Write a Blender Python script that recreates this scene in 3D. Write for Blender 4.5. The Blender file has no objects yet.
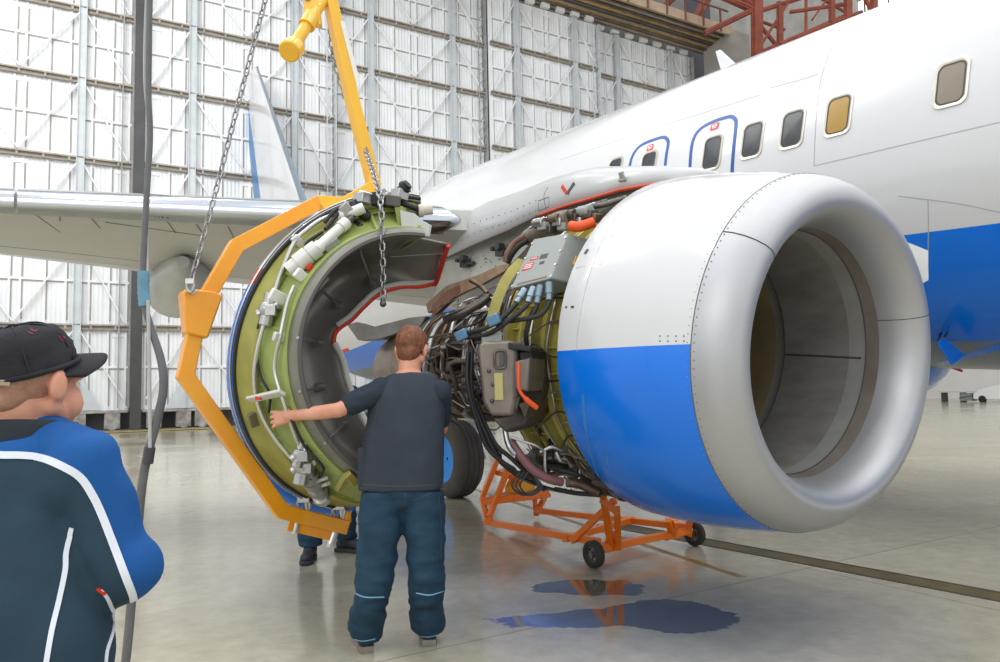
import bpy, bmesh, math, random
import numpy as np
from mathutils import Vector, Matrix, noise
from mathutils.bvhtree import BVHTree
random.seed(7); RNG = np.random.default_rng(7)
SC = bpy.context.scene
COL = SC.collection
V = lambda *a: np.array(a if len(a) > 1 else a[0], float)
def nrm(v):
    v = np.asarray(v, float); return v / max(np.linalg.norm(v), 1e-12)
def lerp(a, b, t): return a + (b - a) * t

# ------------------------------------------------------------------ camera
FPX = 760.0; TILT = math.atan(57 / 760.0); ROLL = 0.02; EYE = 1.40
_f = V(0, math.cos(TILT), math.sin(TILT)); _r0 = V(1, 0, 0); _u0 = V(0, -math.sin(TILT), math.cos(TILT))
_u = _u0 * math.cos(ROLL) + _r0 * math.sin(ROLL); _r = _r0 * math.cos(ROLL) - _u0 * math.sin(ROLL)
CAM = V(0, 0, EYE)
def ray(px, py): return _r * (px - 500) / FPX + _u * (331 - py) / FPX + _f
def at(px, py, Z): return CAM + ray(px, py) * Z
def hit(px, py, P, n):
    r = ray(px, py); return CAM + r * (((P - CAM) @ n) / (r @ n))
def floor_at(px, py, z=0.0): return hit(px, py, V(0, 0, z), V(0, 0, 1))
def proj(P):
    d = P - CAM; z = d @ _f
    return 500 + FPX * (d @ _r) / z, 331 - FPX * (d @ _u) / z, z
cd = bpy.data.cameras.new('camera'); cam = bpy.data.objects.new('camera', cd); COL.objects.link(cam)
cd.sensor_width = 36; cd.lens = 36 * FPX / 1000; cd.clip_start = 0.05; cd.clip_end = 400
cam.matrix_world = Matrix(((_r[0], _u[0], -_f[0], 0), (_r[1], _u[1], -_f[1], 0), (_r[2], _u[2], -_f[2], EYE), (0, 0, 0, 1)))
SC.camera = cam

# ------------------------------------------------------------------ mesh builder
class MB:
    def __init__(s): s.v = []; s.f = []; s.m = []; s.mi = 0
    def add(s, vs, fs):
        b = len(s.v); s.v += [tuple(map(float, p)) for p in vs]
        for f in fs: s.f.append(tuple(b + i for i in f)); s.m.append(s.mi)
        return s
    def box(s, c, size, ax=None):
        c = V(c); X, Y, Z = ax if ax is not None else (V(1, 0, 0), V(0, 1, 0), V(0, 0, 1))
        h = [q / 2 for q in size]
        vs = [c + X * h[0] * i + Y * h[1] * j + Z * h[2] * k for i in (-1, 1) for j in (-1, 1) for k in (-1, 1)]
        return s.add(vs, [(0, 1, 3, 2), (4, 6, 7, 5), (0, 4, 5, 1), (2, 3, 7, 6), (0, 2, 6, 4), (1, 5, 7, 3)])
    def beam(s, a, b, w, h, up=(0, 0, 1)):
        a = V(a); b = V(b); d = nrm(b - a); sd = np.cross(d, up)
        if np.linalg.norm(sd) < 1e-4: sd = np.cross(d, (1, 0, 0))
        sd = nrm(sd); u = np.cross(sd, d)
        return s.box((a + b) / 2, (np.linalg.norm(b - a), w, h), (d, sd, u))
    def loft(s, rings, closed=True, caps=True):
        n = len(rings[0]); vs = [p for r in rings for p in r]; fs = []
        for i in range(len(rings) - 1):
            for j in range(n if closed else n - 1):
                k = (j + 1) % n
                fs.append((i * n + j, i * n + k, (i + 1) * n + k, (i + 1) * n + j))
        if caps and closed:
            fs.append(tuple(range(n))[::-1]); fs.append(tuple((len(rings) - 1) * n + j for j in range(n)))
        return s.add(vs, fs)
    def tube(s, pts, r, n=8, caps=True, closed=False, squash=None, up=None):
        pts = [V(p) for p in pts]; N = len(pts); rr = r if hasattr(r, '__len__') else [r] * N
        T = []
        for i in range(N):
            a = pts[(i - 1) % N] if (closed or i > 0) else pts[i]; b = pts[(i + 1) % N] if (closed or i < N - 1) else pts[i]
            T.append(nrm(b - a))
        u = V(up) if up is not None else (V(0, 0, 1) if abs(T[0][2]) < .9 else V(1, 0, 0))
        u = nrm(u - T[0] * (u @ T[0])); rings = []
        for i in range(N):
            u = u - T[i] * (u @ T[i]); u = nrm(u); w = np.cross(T[i], u); q = squash or 1.0
            rings.append([pts[i] + (u * math.cos(t) * q + w * math.sin(t)) * rr[i] for t in [2 * math.pi * k / n for k in range(n)]])
        if closed: rings.append(rings[0]); return s.loft(rings, True, False)
        return s.loft(rings, True, caps)
    def cyl(s, a, b, r, n=16, r2=None): return s.tube([a, b], [r, r if r2 is None else r2], n)
    def rev(s, o, ax, ref, prof, a0=0., a1=360., n=48, angs=None):
        """surface of revolution: prof = [(l, r)], angle measured from ref towards ax x ref"""
        o = V(o); ax = nrm(ax); ref = nrm(V(ref) - ax * (V(ref) @ ax)); w = np.cross(ax, ref)
        full = abs(a1 - a0) >= 359.9
        A = angs if angs is not None else ([a0 + (a1 - a0) * k / n for k in range(n)] if full else [a0 + (a1 - a0) * k / n for k in range(n + 1)])
        rings = [[o + ax * l + (ref * math.cos(math.radians(t)) + w * math.sin(math.radians(t))) * r for t in A] for l, r in prof]
        return s.loft(rings, full, False)
    def prism(s, poly, vec):
        poly = [V(p) for p in poly]; vec = V(vec); n = len(poly)
        vs = poly + [p + vec for p in poly]
        fs = [tuple(range(n))[::-1], tuple(range(n, 2 * n))] + [(i, (i + 1) % n, n + (i + 1) % n, n + i) for i in range(n)]
        return s.add(vs, fs)
    def sphere(s, c, r, nu=16, nv=10, ax=None, top=1.0, bot=-1.0):
        c = V(c); r = r if hasattr(r, '__len__') else (r, r, r)
        X, Y, Z = ax if ax is not None else (V(1, 0, 0), V(0, 1, 0), V(0, 0, 1))
        rings = []
        for i in range(nv + 1):
            t = -math.pi / 2 + math.pi * i / nv; q = max(math.cos(t), .02)
            rings.append([c + X * r[0] * q * math.cos(p) + Y * r[1] * q * math.sin(p) + Z * r[2] * math.sin(t) for p in [2 * math.pi * k / nu for k in range(nu)]])
        return s.loft(rings)
    def cap(s, a, b, ra, rb, n=14, m=5):
        """capsule with rounded ends"""
        a = V(a); b = V(b); d = nrm(b - a); pts = []; rad = []
        for i in range(m): t = math.pi / 2 * (1 - i / m); pts.append(a - d * ra * math.sin(t)); rad.append(max(ra * math.cos(t), ra * .05))
        pts += [a, b]; rad += [ra, rb]
        for i in range(1, m + 1): t = math.pi / 2 * i / m; pts.append(b + d * rb * math.sin(t)); rad.append(max(rb * math.cos(t), rb * .05))
        return s.tube(pts, rad, n)

def recalc(me):
    bm = bmesh.new(); bm.from_mesh(me); bmesh.ops.recalc_face_normals(bm, faces=bm.faces[:]); bm.to_mesh(me); bm.free()
def props(o, label=None, cat=None, group=None, kind=None):
    for k, v in (('label', label), ('category', cat), ('group', group), ('kind', kind)):
        if v: o[k] = v
    return o
def thing(name, label, cat, loc=(0, 0, 0), group=None):
    o = bpy.data.objects.new(name, None); COL.objects.link(o); o.location = tuple(map(float, loc)); o.empty_display_size = .1
    o['origin'] = [float(q) for q in loc]
    return props(o, label, cat, group)
def base_of(p):
    while p is not None and p.parent is not None: p = p.parent
    return V(p.location) if p is not None else V(0, 0, 0)
def build(name, mb, mats, parent=None, sharp=35, bevel=0, sub=0, weld=0, fix=True, org=None, solid=0):
    me = bpy.data.meshes.new(name)
    off = V(org) if org is not None else base_of(parent)
    me.from_pydata([tuple(V(p) - off) for p in mb.v], [], mb.f)
    mats = mats if isinstance(mats, (list, tuple)) else [mats]
    for m in mats: me.materials.append(m)
    me.polygons.foreach_set('material_index', mb.m)
    if fix: recalc(me)
    me.polygons.foreach_set('use_smooth', [True] * len(me.polygons))
    if sharp: me.set_sharp_from_angle(angle=math.radians(sharp))
    me.update()
    o = bpy.data.objects.new(name, me); COL.objects.link(o)
    if parent is not None: o.parent = parent
    elif org is not None: o.location = tuple(off)
    if solid: q = o.modifiers.new('s', 'SOLIDIFY'); q.thickness = solid; q.offset = -1
    if bevel: q = o.modifiers.new('b', 'BEVEL'); q.width = bevel; q.segments = 2; q.limit_method = 'ANGLE'; q.angle_limit = .6
    if sub: q = o.modifiers.new('s', 'SUBSURF'); q.levels = sub; q.render_levels = sub
    return o
def blob(name, mb, mat, parent=None, voxel=.012, smooth=6, disp=None, seed=0):
    """union of closed shapes voxel-remeshed into one continuous surface (applied)"""
    off = base_of(parent); me = bpy.data.meshes.new(name)
    me.from_pydata([tuple(V(p) - off) for p in mb.v], [], mb.f); recalc(me)
    o = bpy.data.objects.new(name, me); COL.objects.link(o)
    q = o.modifiers.new('r', 'REMESH'); q.mode = 'VOXEL'; q.voxel_size = voxel; q.use_smooth_shade = True
    if smooth: q = o.modifiers.new('m', 'SMOOTH'); q.factor = .5; q.iterations = smooth
    dg = bpy.context.evaluated_depsgraph_get(); ev = o.evaluated_get(dg)
    nm = bpy.data.meshes.new_from_object(ev); o.modifiers.clear(); o.data = nm; nm.name = name; bpy.data.meshes.remove(me)
    nm.polygons.foreach_set('use_smooth', [True] * len(nm.polygons))
    if disp:
        vs = nm.vertices; ns = [v.normal.copy() for v in vs]
        for v, nn in zip(vs, ns):
            v.co += nn * disp(v.co + Vector(off), nn)
        nm.update()
    nm.materials.clear()
    for m in (mat if isinstance(mat, (list, tuple)) else [mat]): nm.materials.append(m)
    if parent is not None: o.parent = parent
    return o
def bvh_of(o, off=None):
    me = o.data; off = Vector(base_of(o)) if off is None else Vector(off)
    return BVHTree.FromPolygons([v.co + off for v in me.vertices], [tuple(p.vertices) for p in me.polygons])
def stick(bv, px, py, lift=0.0):
    """nearest surface point seen from the photo's viewpoint: places trim on a body"""
    d = Vector(ray(px, py)).normalized(); h = bv.ray_cast(Vector(CAM), d)
    if h[0] is None: return None
    n = h[1]
    if n.dot(d) > 0: n = -n
    return V(h[0] + n * lift)
def smooth_path(pts, k=6):
    pts = [V(p) for p in pts]; out = []
    P = [pts[0] * 2 - pts[1]] + pts + [pts[-1] * 2 - pts[-2]]
    for i in range(1, len(P) - 2):
        for j in range(k):
            t = j / k; a, b, c, d = P[i - 1], P[i], P[i + 1], P[i + 2]
            out.append(.5 * ((2 * b) + (c - a) * t + (2 * a - 5 * b + 4 * c - d) * t * t + (3 * b - a - 3 * c + d) * t ** 3))
    out.append(pts[-1]); return out

# ------------------------------------------------------------------ materials
def srgb(h):
    if isinstance(h, str): h = h.lstrip('#'); c = [int(h[i:i + 2], 16) / 255 for i in (0, 2, 4)]
    else: c = h
    return tuple((x / 12.92 if x <= .04045 else ((x + .055) / 1.055) ** 2.4) for x in c) + (1.0,)
def mat(name, col, rough=.5, metal=0., var=0., vscale=3., col2=None, bump=0., bscale=40., coat=0., spec=.5, emit=None, rvar=0., stretch=None, detail=4.):
    m = bpy.data.materials.new(name); m.use_nodes = True; nt = m.node_tree; b = nt.nodes['Principled BSDF']; L = nt.links
    c = srgb(col); b.inputs['Base Color'].default_value = c; b.inputs['Roughness'].default_value = rough; b.inputs['Metallic'].default_value = metal
    b.inputs['Specular IOR Level'].default_value = spec
    if coat: b.inputs['Coat Weight'].default_value = coat; b.inputs['Coat Roughness'].default_value = .06
    if var or col2 or bump or rvar:
        tc = nt.nodes.new('ShaderNodeTexCoord'); src = tc.outputs['Object']
        if stretch:
            mp = nt.nodes.new('ShaderNodeMapping'); mp.inputs['Scale'].default_value = stretch; L.new(src, mp.inputs['Vector']); src = mp.outputs['Vector']
        nz = nt.nodes.new('ShaderNodeTexNoise'); nz.inputs['Scale'].default_value = vscale; nz.inputs['Detail'].default_value = detail; nz.inputs['Roughness'].default_value = .6
        L.new(src, nz.inputs['Vector'])
    if var or col2:
        cr = nt.nodes.new('ShaderNodeValToRGB'); L.new(nz.outputs['Fac'], cr.inputs['Fac'])
        d = srgb(col2) if col2 else tuple(x * (1 - var) for x in c[:3]) + (1,)
        cr.color_ramp.elements[0].position = .32; cr.color_ramp.elements[1].position = .68
        cr.color_ramp.elements[0].color = d; cr.color_ramp.elements[1].color = c
        L.new(cr.outputs['Color'], b.inputs['Base Color'])
    if rvar:
        mr = nt.nodes.new('ShaderNodeMapRange'); mr.inputs['To Min'].default_value = max(rough - rvar, .02); mr.inputs['To Max'].default_value = rough + rvar
        L.new(nz.outputs['Fac'], mr.inputs['Value']); L.new(mr.outputs['Result'], b.inputs['Roughness'])
    if bump:
        n2 = nt.nodes.new('ShaderNodeTexNoise'); n2.inputs['Scale'].default_value = bscale; n2.inputs['Detail'].default_value = 3; L.new(src, n2.inputs['Vector'])
        bp = nt.nodes.new('ShaderNodeBump'); bp.inputs['Strength'].default_value = bump; bp.inputs['Distance'].default_value = .01
        L.new(n2.outputs['Fac'], bp.inputs['Height']); L.new(bp.outputs['Normal'], b.inputs['Normal'])
    if emit: b.inputs['Emission Color'].default_value = srgb(emit[0]); b.inputs['Emission Strength'].default_value = emit[1]
    return m
# ------------------------------------------------------------------ aircraft and wall directions
B_ = nrm(ray(24, 345)); F = -B_                       # aircraft: forward, starboard, up
S = nrm(np.cross(F, (0, 0, 1))); U = np.cross(S, F)
WA = math.radians(31.5); WD = V(math.cos(WA), math.sin(WA), 0); WN = V(-WD[1], WD[0], 0)
W0 = V(-15.68, 29.84, 0)
def W(t, off, z): return W0 + WD * t - WN * off + V(0, 0, z)     # along the door wall, towards the viewer, up
WX = (WD, WN, V(0, 0, 1))

# ------------------------------------------------------------------ render look, sky light, lamps, added fills
SC.view_settings.view_transform = 'Standard'; SC.view_settings.look = 'None'; SC.view_settings.gamma = 1; SC.view_settings.use_curve_mapping = False
SC.view_settings.exposure = 0.2
w = bpy.data.worlds.new('daylight'); SC.world = w; w.use_nodes = True
bg = w.node_tree.nodes['Background']; bg.inputs['Color'].default_value = (.93, .965, 1, 1); bg.inputs['Strength'].default_value = 1.0
def area(name, loc, target, sx, sy, power, color=(1, 1, 1), shape='RECTANGLE'):
    d = bpy.data.lights.new(name, 'AREA'); d.shape = shape; d.size = sx; d.size_y = sy; d.energy = power; d.color = color
    o = bpy.data.objects.new(name, d); COL.objects.link(o); o.location = loc
    o.rotation_euler = (Vector(target) - Vector(loc)).to_track_quat('-Z', 'Y').to_euler(); return o
for i in range(5):
    for j in range(4):
        p = V(-9 + i * 6.5, -4 + j * 7.5, 20)
        area('hangar_lamp', p, p - V(0, 0, 1), .5, .5, 170, (1, .98, .95), 'DISK')
area('wall_fill', (-16, 12, 21), (-4, 38, 9), 12, 8, 2300, (1, .99, .97))  # added fill light aimed at the door wall to brighten it
area('front_fill', (-10, -16, 11), (1, 6, 1.5), 16, 10, 900, (1, .99, .97))  # added soft light from behind the camera, models the shapes

# ------------------------------------------------------------------ floor
def floor_material():
    m = bpy.data.materials.new('polished_concrete'); m.use_nodes = True; nt = m.node_tree; L = nt.links; N = nt.nodes; b = N['Principled BSDF']
    tc = N.new('ShaderNodeTexCoord')
    def noise_(sc, det=5, ro=.6):
        n = N.new('ShaderNodeTexNoise'); n.inputs['Scale'].default_value = sc; n.inputs['Detail'].default_value = det; n.inputs['Roughness'].default_value = ro
        L.new(tc.outputs['Object'], n.inputs['Vector']); return n
    def ramp(src, stops):
        r = N.new('ShaderNodeValToRGB'); e = r.color_ramp.elements
        while len(e) < len(stops): e.new(.5)
        for q, (p, c) in zip(e, stops): q.position = p; q.color = c
        L.new(src, r.inputs['Fac']); return r
    def math_(op, a, bb):
        q = N.new('ShaderNodeMath'); q.operation = op
        for k, x in enumerate((a, bb)):
            if isinstance(x, (int, float)): q.inputs[k].default_value = x
            else: L.new(x, q.inputs[k])
        return q
    big = noise_(.35, 6, .65); fine = noise_(7, 6, .7)
    base = ramp(big.outputs['Fac'], [(.3, srgb('#a69f8c')), (.5, srgb('#b5ae99')), (.7, srgb('#c2bba6'))])
    fr = ramp(fine.outputs['Fac'], [(.35, (.86, .86, .86, 1)), (.65, (1.05, 1.05, 1.05, 1))])
    mx = N.new('ShaderNodeMix'); mx.data_type = 'RGBA'; mx.blend_type = 'MULTIPLY'; mx.inputs[0].default_value = 1
    L.new(base.outputs['Color'], mx.inputs[6]); L.new(fr.outputs['Color'], mx.inputs[7])
    # wet puddles: ellipses with ragged shores
    pud = None; ws = noise_(1.6, 4, .6)
    for (x, y), (rx, ry) in PUDDLES:
        mp = N.new('ShaderNodeMapping'); mp.vector_type = 'POINT'; mp.inputs['Location'].default_value = (-x / rx, -y / ry, 0); mp.inputs['Scale'].default_value = (1 / rx, 1 / ry, 0)
        L.new(tc.outputs['Object'], mp.inputs['Vector'])
        ln = N.new('ShaderNodeVectorMath'); ln.operation = 'LENGTH'; L.new(mp.outputs['Vector'], ln.inputs[0])
        a = math_('ADD', ln.outputs['Value'], math_('MULTIPLY', math_('SUBTRACT', ws.outputs['Fac'], .5).outputs[0], 2.2).outputs[0])
        s = N.new('ShaderNodeMapRange'); s.interpolation_type = 'SMOOTHSTEP'; s.inputs['From Min'].default_value = 1.02; s.inputs['From Max'].default_value = .94
        L.new(a.outputs[0], s.inputs['Value'])
        pud = s if pud is None else math_('MAXIMUM', pud.outputs[0], s.outputs[0])
    po = pud.outputs[0]
    wet = N.new('ShaderNodeMix'); wet.data_type = 'RGBA'; wet.blend_type = 'MULTIPLY'; L.new(po, wet.inputs[0]); L.new(mx.outputs[2], wet.inputs[6]); wet.inputs[7].default_value = (.40, .39, .36, 1)
    # expansion joints
    br = N.new('ShaderNodeTexBrick'); br.offset = 0; br.inputs['Scale'].default_value = 1; br.inputs['Mortar Size'].default_value = .006; br.inputs['Brick Width'].default_value = 6; br.inputs['Row Height'].default_value = 6
    br.inputs['Color1'].default_value = br.inputs['Color2'].default_value = (1, 1, 1, 1); br.inputs['Mortar'].default_value = (.55, .55, .55, 1)
    rot = N.new('ShaderNodeMapping'); rot.inputs['Rotation'].default_value = (0, 0, -WA); rot.inputs['Location'].default_value = (1.0, 2.2, 0); L.new(tc.outputs['Object'], rot.inputs['Vector']); L.new(rot.outputs['Vector'], br.inputs['Vector'])
    jm = N.new('ShaderNodeMix'); jm.data_type = 'RGBA'; jm.blend_type = 'MULTIPLY'; jm.inputs[0].default_value = 1; L.new(wet.outputs[2], jm.inputs[6]); L.new(br.outputs['Color'], jm.inputs[7])
    L.new(jm.outputs[2], b.inputs['Base Color'])
    rr = N.new('ShaderNodeMapRange'); rr.inputs['From Min'].default_value = .3; rr.inputs['From Max'].default_value = .7; rr.inputs['To Min'].default_value = .10; rr.inputs['To Max'].default_value = .22; L.new(big.outputs['Fac'], rr.inputs['Value'])
    rm = N.new('ShaderNodeMix'); rm.data_type = 'FLOAT'; L.new(po, rm.inputs[0]); L.new(rr.outputs[0], rm.inputs[2]); rm.inputs[3].default_value = .025; L.new(rm.outputs[0], b.inputs['Roughness'])
    b.inputs['Specular IOR Level'].default_value = .45
    cw_ = N.new('ShaderNodeMix'); cw_.data_type = 'FLOAT'; L.new(po, cw_.inputs[0]); cw_.inputs[2].default_value = .12; cw_.inputs[3].default_value = 1.0; L.new(cw_.outputs[0], b.inputs['Coat Weight']); b.inputs['Coat Roughness'].default_value = .03; b.inputs['Coat IOR'].default_value = 1.4
    bp = N.new('ShaderNodeBump'); bp.inputs['Strength'].default_value = .04; bp.inputs['Distance'].default_value = .02; L.new(fine.outputs['Fac'], bp.inputs['Height'])
    L.new(bp.outputs['Normal'], b.inputs['Normal'])
    return m
PUDDLES = [((.62, 5.42), (.42, .22)), ((.42, 4.72), (.55, .18)), ((1.0, 4.75), (.42, .30))]
mb = MB(); mb.box((2, 22, -.1), (120, 110, .2)); props(build('floor', mb, floor_material()), kind='structure')

# yellow guide line and rail channel in the floor
mb = MB(); a = floor_at(585, 527); b2 = floor_at(742, 577); d = nrm(b2 - a); sd = V(-d[1], d[0], 0)
pts = [floor_at(440, 478), floor_at(742, 577)]; d = nrm(pts[1] - pts[0]); sd = V(-d[1], d[0], 0) * .035
mb.prism([pts[0] - sd, pts[1] - sd, pts[1] + sd, pts[0] + sd], V(0, 0, .0015))
props(build('trim_1', mb, mat('worn_line_paint', '#a07f3c', .35, var=.35, vscale=9)), 'worn yellow guide line painted on the floor', kind='structure')
a = floor_at(700, 541); b2 = floor_at(1000, 597); d = nrm(b2 - a); sd = V(-d[1], d[0], 0)
a = a - d * 1.2; b2 = b2 + d * 2
mb = MB(); mb.prism([a - sd * .1, b2 - sd * .1, b2 + sd * .1, a + sd * .1], V(0, 0, .002))
props(build('trim_2', mb, mat('channel_steel', '#6e6038', .5, var=.4, vscale=6)), 'rusty brown steel rail channel set in the floor', kind='structure')
mb = MB(); mb.prism([a - sd * .125, b2 - sd * .125, b2 - sd * .1, a - sd * .1], V(0, 0, .004)); mb.prism([a + sd * .1, b2 + sd * .1, b2 + sd * .125, a + sd * .125], V(0, 0, .004))
props(build('trim_3', mb, mat('channel_edge', '#4c463a', .5, var=.3, vscale=6)), 'dark steel edges of the floor channel', kind='structure')

# ------------------------------------------------------------------ hangar doors
def sheet_material():
    m = mat('white_corrugated_sheet', '#eceef0', .55, var=.10, vscale=.9)
    nt = m.node_tree; L = nt.links; b = nt.nodes['Principled BSDF']
    tc = nt.nodes.new('ShaderNodeTexCoord'); dt = nt.nodes.new('ShaderNodeVectorMath'); dt.operation = 'DOT_PRODUCT'; dt.inputs[1].default_value = tuple(WD)
    L.new(tc.outputs['Object'], dt.inputs[0]); s = nt.nodes.new('ShaderNodeMath'); s.operation = 'MULTIPLY'; s.inputs[1].default_value = 2 * math.pi / .16; L.new(dt.outputs['Value'], s.inputs[0])
    sn = nt.nodes.new('ShaderNodeMath'); sn.operation = 'SINE'; L.new(s.outputs[0], sn.inputs[0])
    bp = nt.nodes.new('ShaderNodeBump'); bp.inputs['Strength'].default_value = .35; bp.inputs['Distance'].default_value = .03; L.new(sn.outputs[0], bp.inputs['Height']); L.new(bp.outputs['Normal'], b.inputs['Normal'])
    return m
M_SHEET = sheet_material(); M_RIBSHADE = mat('painted_rib_shade', '#a9a6a1', .7, var=.2, vscale=3)  # second grey: strips that paint shade lines beside the ribs
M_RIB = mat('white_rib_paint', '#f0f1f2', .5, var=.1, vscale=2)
M_POST = mat('grey_post_paint', '#cdd3d6', .5, var=.16, vscale=1.5)
M_RAIL = mat('stained_rail', '#b3aba0', .55, col2='#978d81', vscale=2.5)
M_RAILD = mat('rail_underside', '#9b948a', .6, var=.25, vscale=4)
M_DARK = mat('dark_gap_steel', '#4b4a4b', .5, var=.3, vscale=2)
RAILZ = [4.1, 7.5, 10.7, 13.9, 16.8, 19.5]
TOPZ = 22.2
def leaf(idx, t0, t1, off, label):
    wd = t1 - t0; s = wd / 8.0
    mb = MB(); mb.box(W((t0 + t1) / 2, off - .06, (.75 + TOPZ) / 2), (wd, .1, TOPZ - .75), WX)
    # bent ribs dividing the sheet into pressed panels
    mb.mi = 1
    zs = [.75] + RAILZ + [TOPZ]
    cols = [1.8 * s, 6.1 * s]
    for z0, z1 in zip(zs[:-1], zs[1:]):
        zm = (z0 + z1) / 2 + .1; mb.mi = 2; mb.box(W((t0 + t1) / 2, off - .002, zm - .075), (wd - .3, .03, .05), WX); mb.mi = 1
        mb.box(W((t0 + t1) / 2, off + .01, zm), (wd - .1, .05, .09), WX)
        for x in (.16, .95, 1.5, 2.2, 3.0, 3.85, 4.2, 5.0, 5.7, 6.5, 7.2, 7.84):
            mb.box(W(t0 + x * s, off + .01, (z0 + z1) / 2), (.075, .06, z1 - z0 - .1), WX)
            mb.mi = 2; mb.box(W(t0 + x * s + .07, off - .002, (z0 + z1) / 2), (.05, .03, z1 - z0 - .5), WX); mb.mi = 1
        for x in (0.35, 2.0, 4.1, 6.0, 7.6):
            mb.box(W(t0 + x * s, off + .005, z1 - .3), (.5, .035, .16), WX)
    d = props(build('door_%d' % idx, mb, [M_SHEET, M_RIB, M_RIBSHADE], org=W(t0, off, 0)), label, kind='structure')
    for x in cols:
        p = MB(); p.box(W(t0 + x, off + .12, (.8 + TOPZ) / 2), (.26, .16, TOPZ - .9), WX)
        p.box(W(t0 + x - .13, off + .22, (.8 + TOPZ) / 2), (.03, .1, TOPZ - .9), WX); p.box(W(t0 + x + .13, off + .22, (.8 + TOPZ) / 2), (.03, .1, TOPZ - .9), WX)
        o = build('post', p, M_POST); reparent(o, d)
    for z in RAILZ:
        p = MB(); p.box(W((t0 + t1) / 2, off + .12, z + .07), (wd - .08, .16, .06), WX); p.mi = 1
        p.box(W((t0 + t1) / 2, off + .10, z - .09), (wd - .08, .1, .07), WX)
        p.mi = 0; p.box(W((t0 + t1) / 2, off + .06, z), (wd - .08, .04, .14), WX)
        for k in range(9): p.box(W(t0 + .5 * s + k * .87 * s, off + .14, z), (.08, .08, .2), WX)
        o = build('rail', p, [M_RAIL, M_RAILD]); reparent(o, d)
    # diagonal braces: from the posts to the middle and to the leaf edges
    p = MB(); zz = [1.1] + RAILZ + [TOPZ - .1]
    for k in range(len(zz) - 1):
        z0, z1 = zz[k] + .15, zz[k + 1] - .15
        for xa, xb in ((cols[0] - .1, .2), (cols[0] + .1, 4.0 * s), (cols[1] - .1, 4.0 * s), (cols[1] + .1, wd - .2)):
            p.beam(W(t0 + xa, off + .16, z1), W(t0 + xb, off + .16, z0), .05, .09, WN)
    o = build('brace', p, M_RIB); reparent(o, d)
    # latticed edge strip
    p = MB(); z = .8 if idx > 2 else 99.
    p.box(W(t1 - .04, off + .2, (.8 + TOPZ) / 2), (.05, .3, TOPZ - 1), WX); p.box(W(t1 - .42, off + .18, (.8 + TOPZ) / 2), (.05, .06, TOPZ - 1), WX)
    while z < TOPZ - .8:
        p.beam(W(t1 - .42, off + .2, z), W(t1 - .06, off + .2, z + .35), .03, .05, WN); z += .5
    o = build('lattice_edge', p, M_POST if idx % 2 else mat('lattice_grey', '#a9aaa8', .55, var=.3, vscale=3)); reparent(o, d)
    # wheel carriages under the leaf
    p = MB(); p.box(W((t0 + t1) / 2, off + .05, .78), (wd - .1, .34, .1), WX)
    for x in (.5, 1.6, 2.3, 5.4, 6.2, 7.4):
        p.box(W(t0 + x * s, off + .05, .42), (.55, .3, .62), WX); p.cyl(W(t0 + x * s, off + .24, .3), W(t0 + x * s, off - .15, .3), .24, 18)
    o = build('wheel_carriage', p, mat('carriage_grey', '#b3b0aa', .6, col2='#77706a', vscale=3)); reparent(o, d)
    p = MB()
    for c in cols: p.prism([W(t0 + c - .9, off + .16, .85), W(t0 + c + .9, off + .16, .85), W(t0 + c + .2, off + .16, 2.1), W(t0 + c - .2, off + .16, 2.1)], -WN * .05)
    o = build('gusset_plate', p, M_POST); reparent(o, d)
    # top hangers
    p = MB()
    for k in range(7): p.box(W(t0 + (.6 + k * 1.13) * s, off + .1, TOPZ + .2), (.5, .25, .3), WX)
    o = build('top_hanger', p, M_RIB); reparent(o, d)
def reparent(o, par):
    off = Vector(par.location)
    if par.parent is not None: off = Vector(base_of(par))
    o.data.transform(Matrix.Translation(-off)); o.parent = par
leaf(1, -15.2, -7.2, .5, 'outermost white hangar door leaf, left of the frame')
leaf(2, -6.95, 1.0, 0, 'white hangar door leaf left of the dark mast')
leaf(3, 1.35, 9.38, .4, 'white hangar door leaf behind the tail fin')
leaf(4, 9.4, 17.72, 0, 'white hangar door leaf right of the yellow beam')
leaf(5, 17.75, 24.98, .5, 'white hangar door leaf meeting the fuselage top')
leaf(6, 25.0, 33.0, 0, 'white hangar door leaf at the far right end')
mb = MB(); mb.box(W(1.16, .45, 11), (.16, .5, 22), WX); mb.box(W(1.16, .75, 11), (.4, .06, 22), WX)
props(build('trim_4', mb, M_DARK), 'dark steel mast between two door leaves', kind='structure')
mb = MB(); mb.box(W(9, .55, .03), (60, 1.8, .06), WX)
props(build('trim_5', mb, mat('door_rail_bed', '#8f8b82', .5, col2='#6f6a60', vscale=4)), 'steel door track along the foot of the doors', kind='structure')
mb = MB(); mb.box(W(9, 1.5, .035), (60, .16, .03), WX)
props(build('trim_6', mb, mat('faded_yellow', '#bfa95a', .5, var=.4, vscale=2)), 'faded yellow line along the door track', kind='structure')

# header over the doors: stacked track girders
M_HEAD = mat('brown_girder', '#7d7168', .6, col2='#5c5049', vscale=1.2)
M_HEADL = mat('pale_girder', '#b8aa95', .6, col2='#94867a', vscale=1.0)
M_OCHRE = mat('ochre_strip', '#caa865', .6, col2='#8f7a5a', vscale=1.6)
hb = [M_HEAD, M_HEADL, M_DARK, M_HEAD, M_OCHRE, M_HEADL, M_DARK, M_HEAD, M_HEADL, M_OCHRE, M_HEAD, M_DARK, M_HEADL, M_HEAD, M_OCHRE, M_HEADL]
for k, m in enumerate(hb):
    o_ = .40 + k * .135; z = 22.50 + .03 * k + .03 * (k % 3); h = .12 + .06 * (k % 2)
    mb = MB(); mb.box(W(16, o_, z), (35.6, .09, h), WX); mb.box(W(16, o_, z - h / 2), (35.6, .13, .03), WX)
    props(build('trim_%d' % (40 + k), mb, m), kind='structure')
mb = MB(); mb.box(W(16, 1.3, 23.2), (35.6, 2.6, .12), WX)
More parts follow.
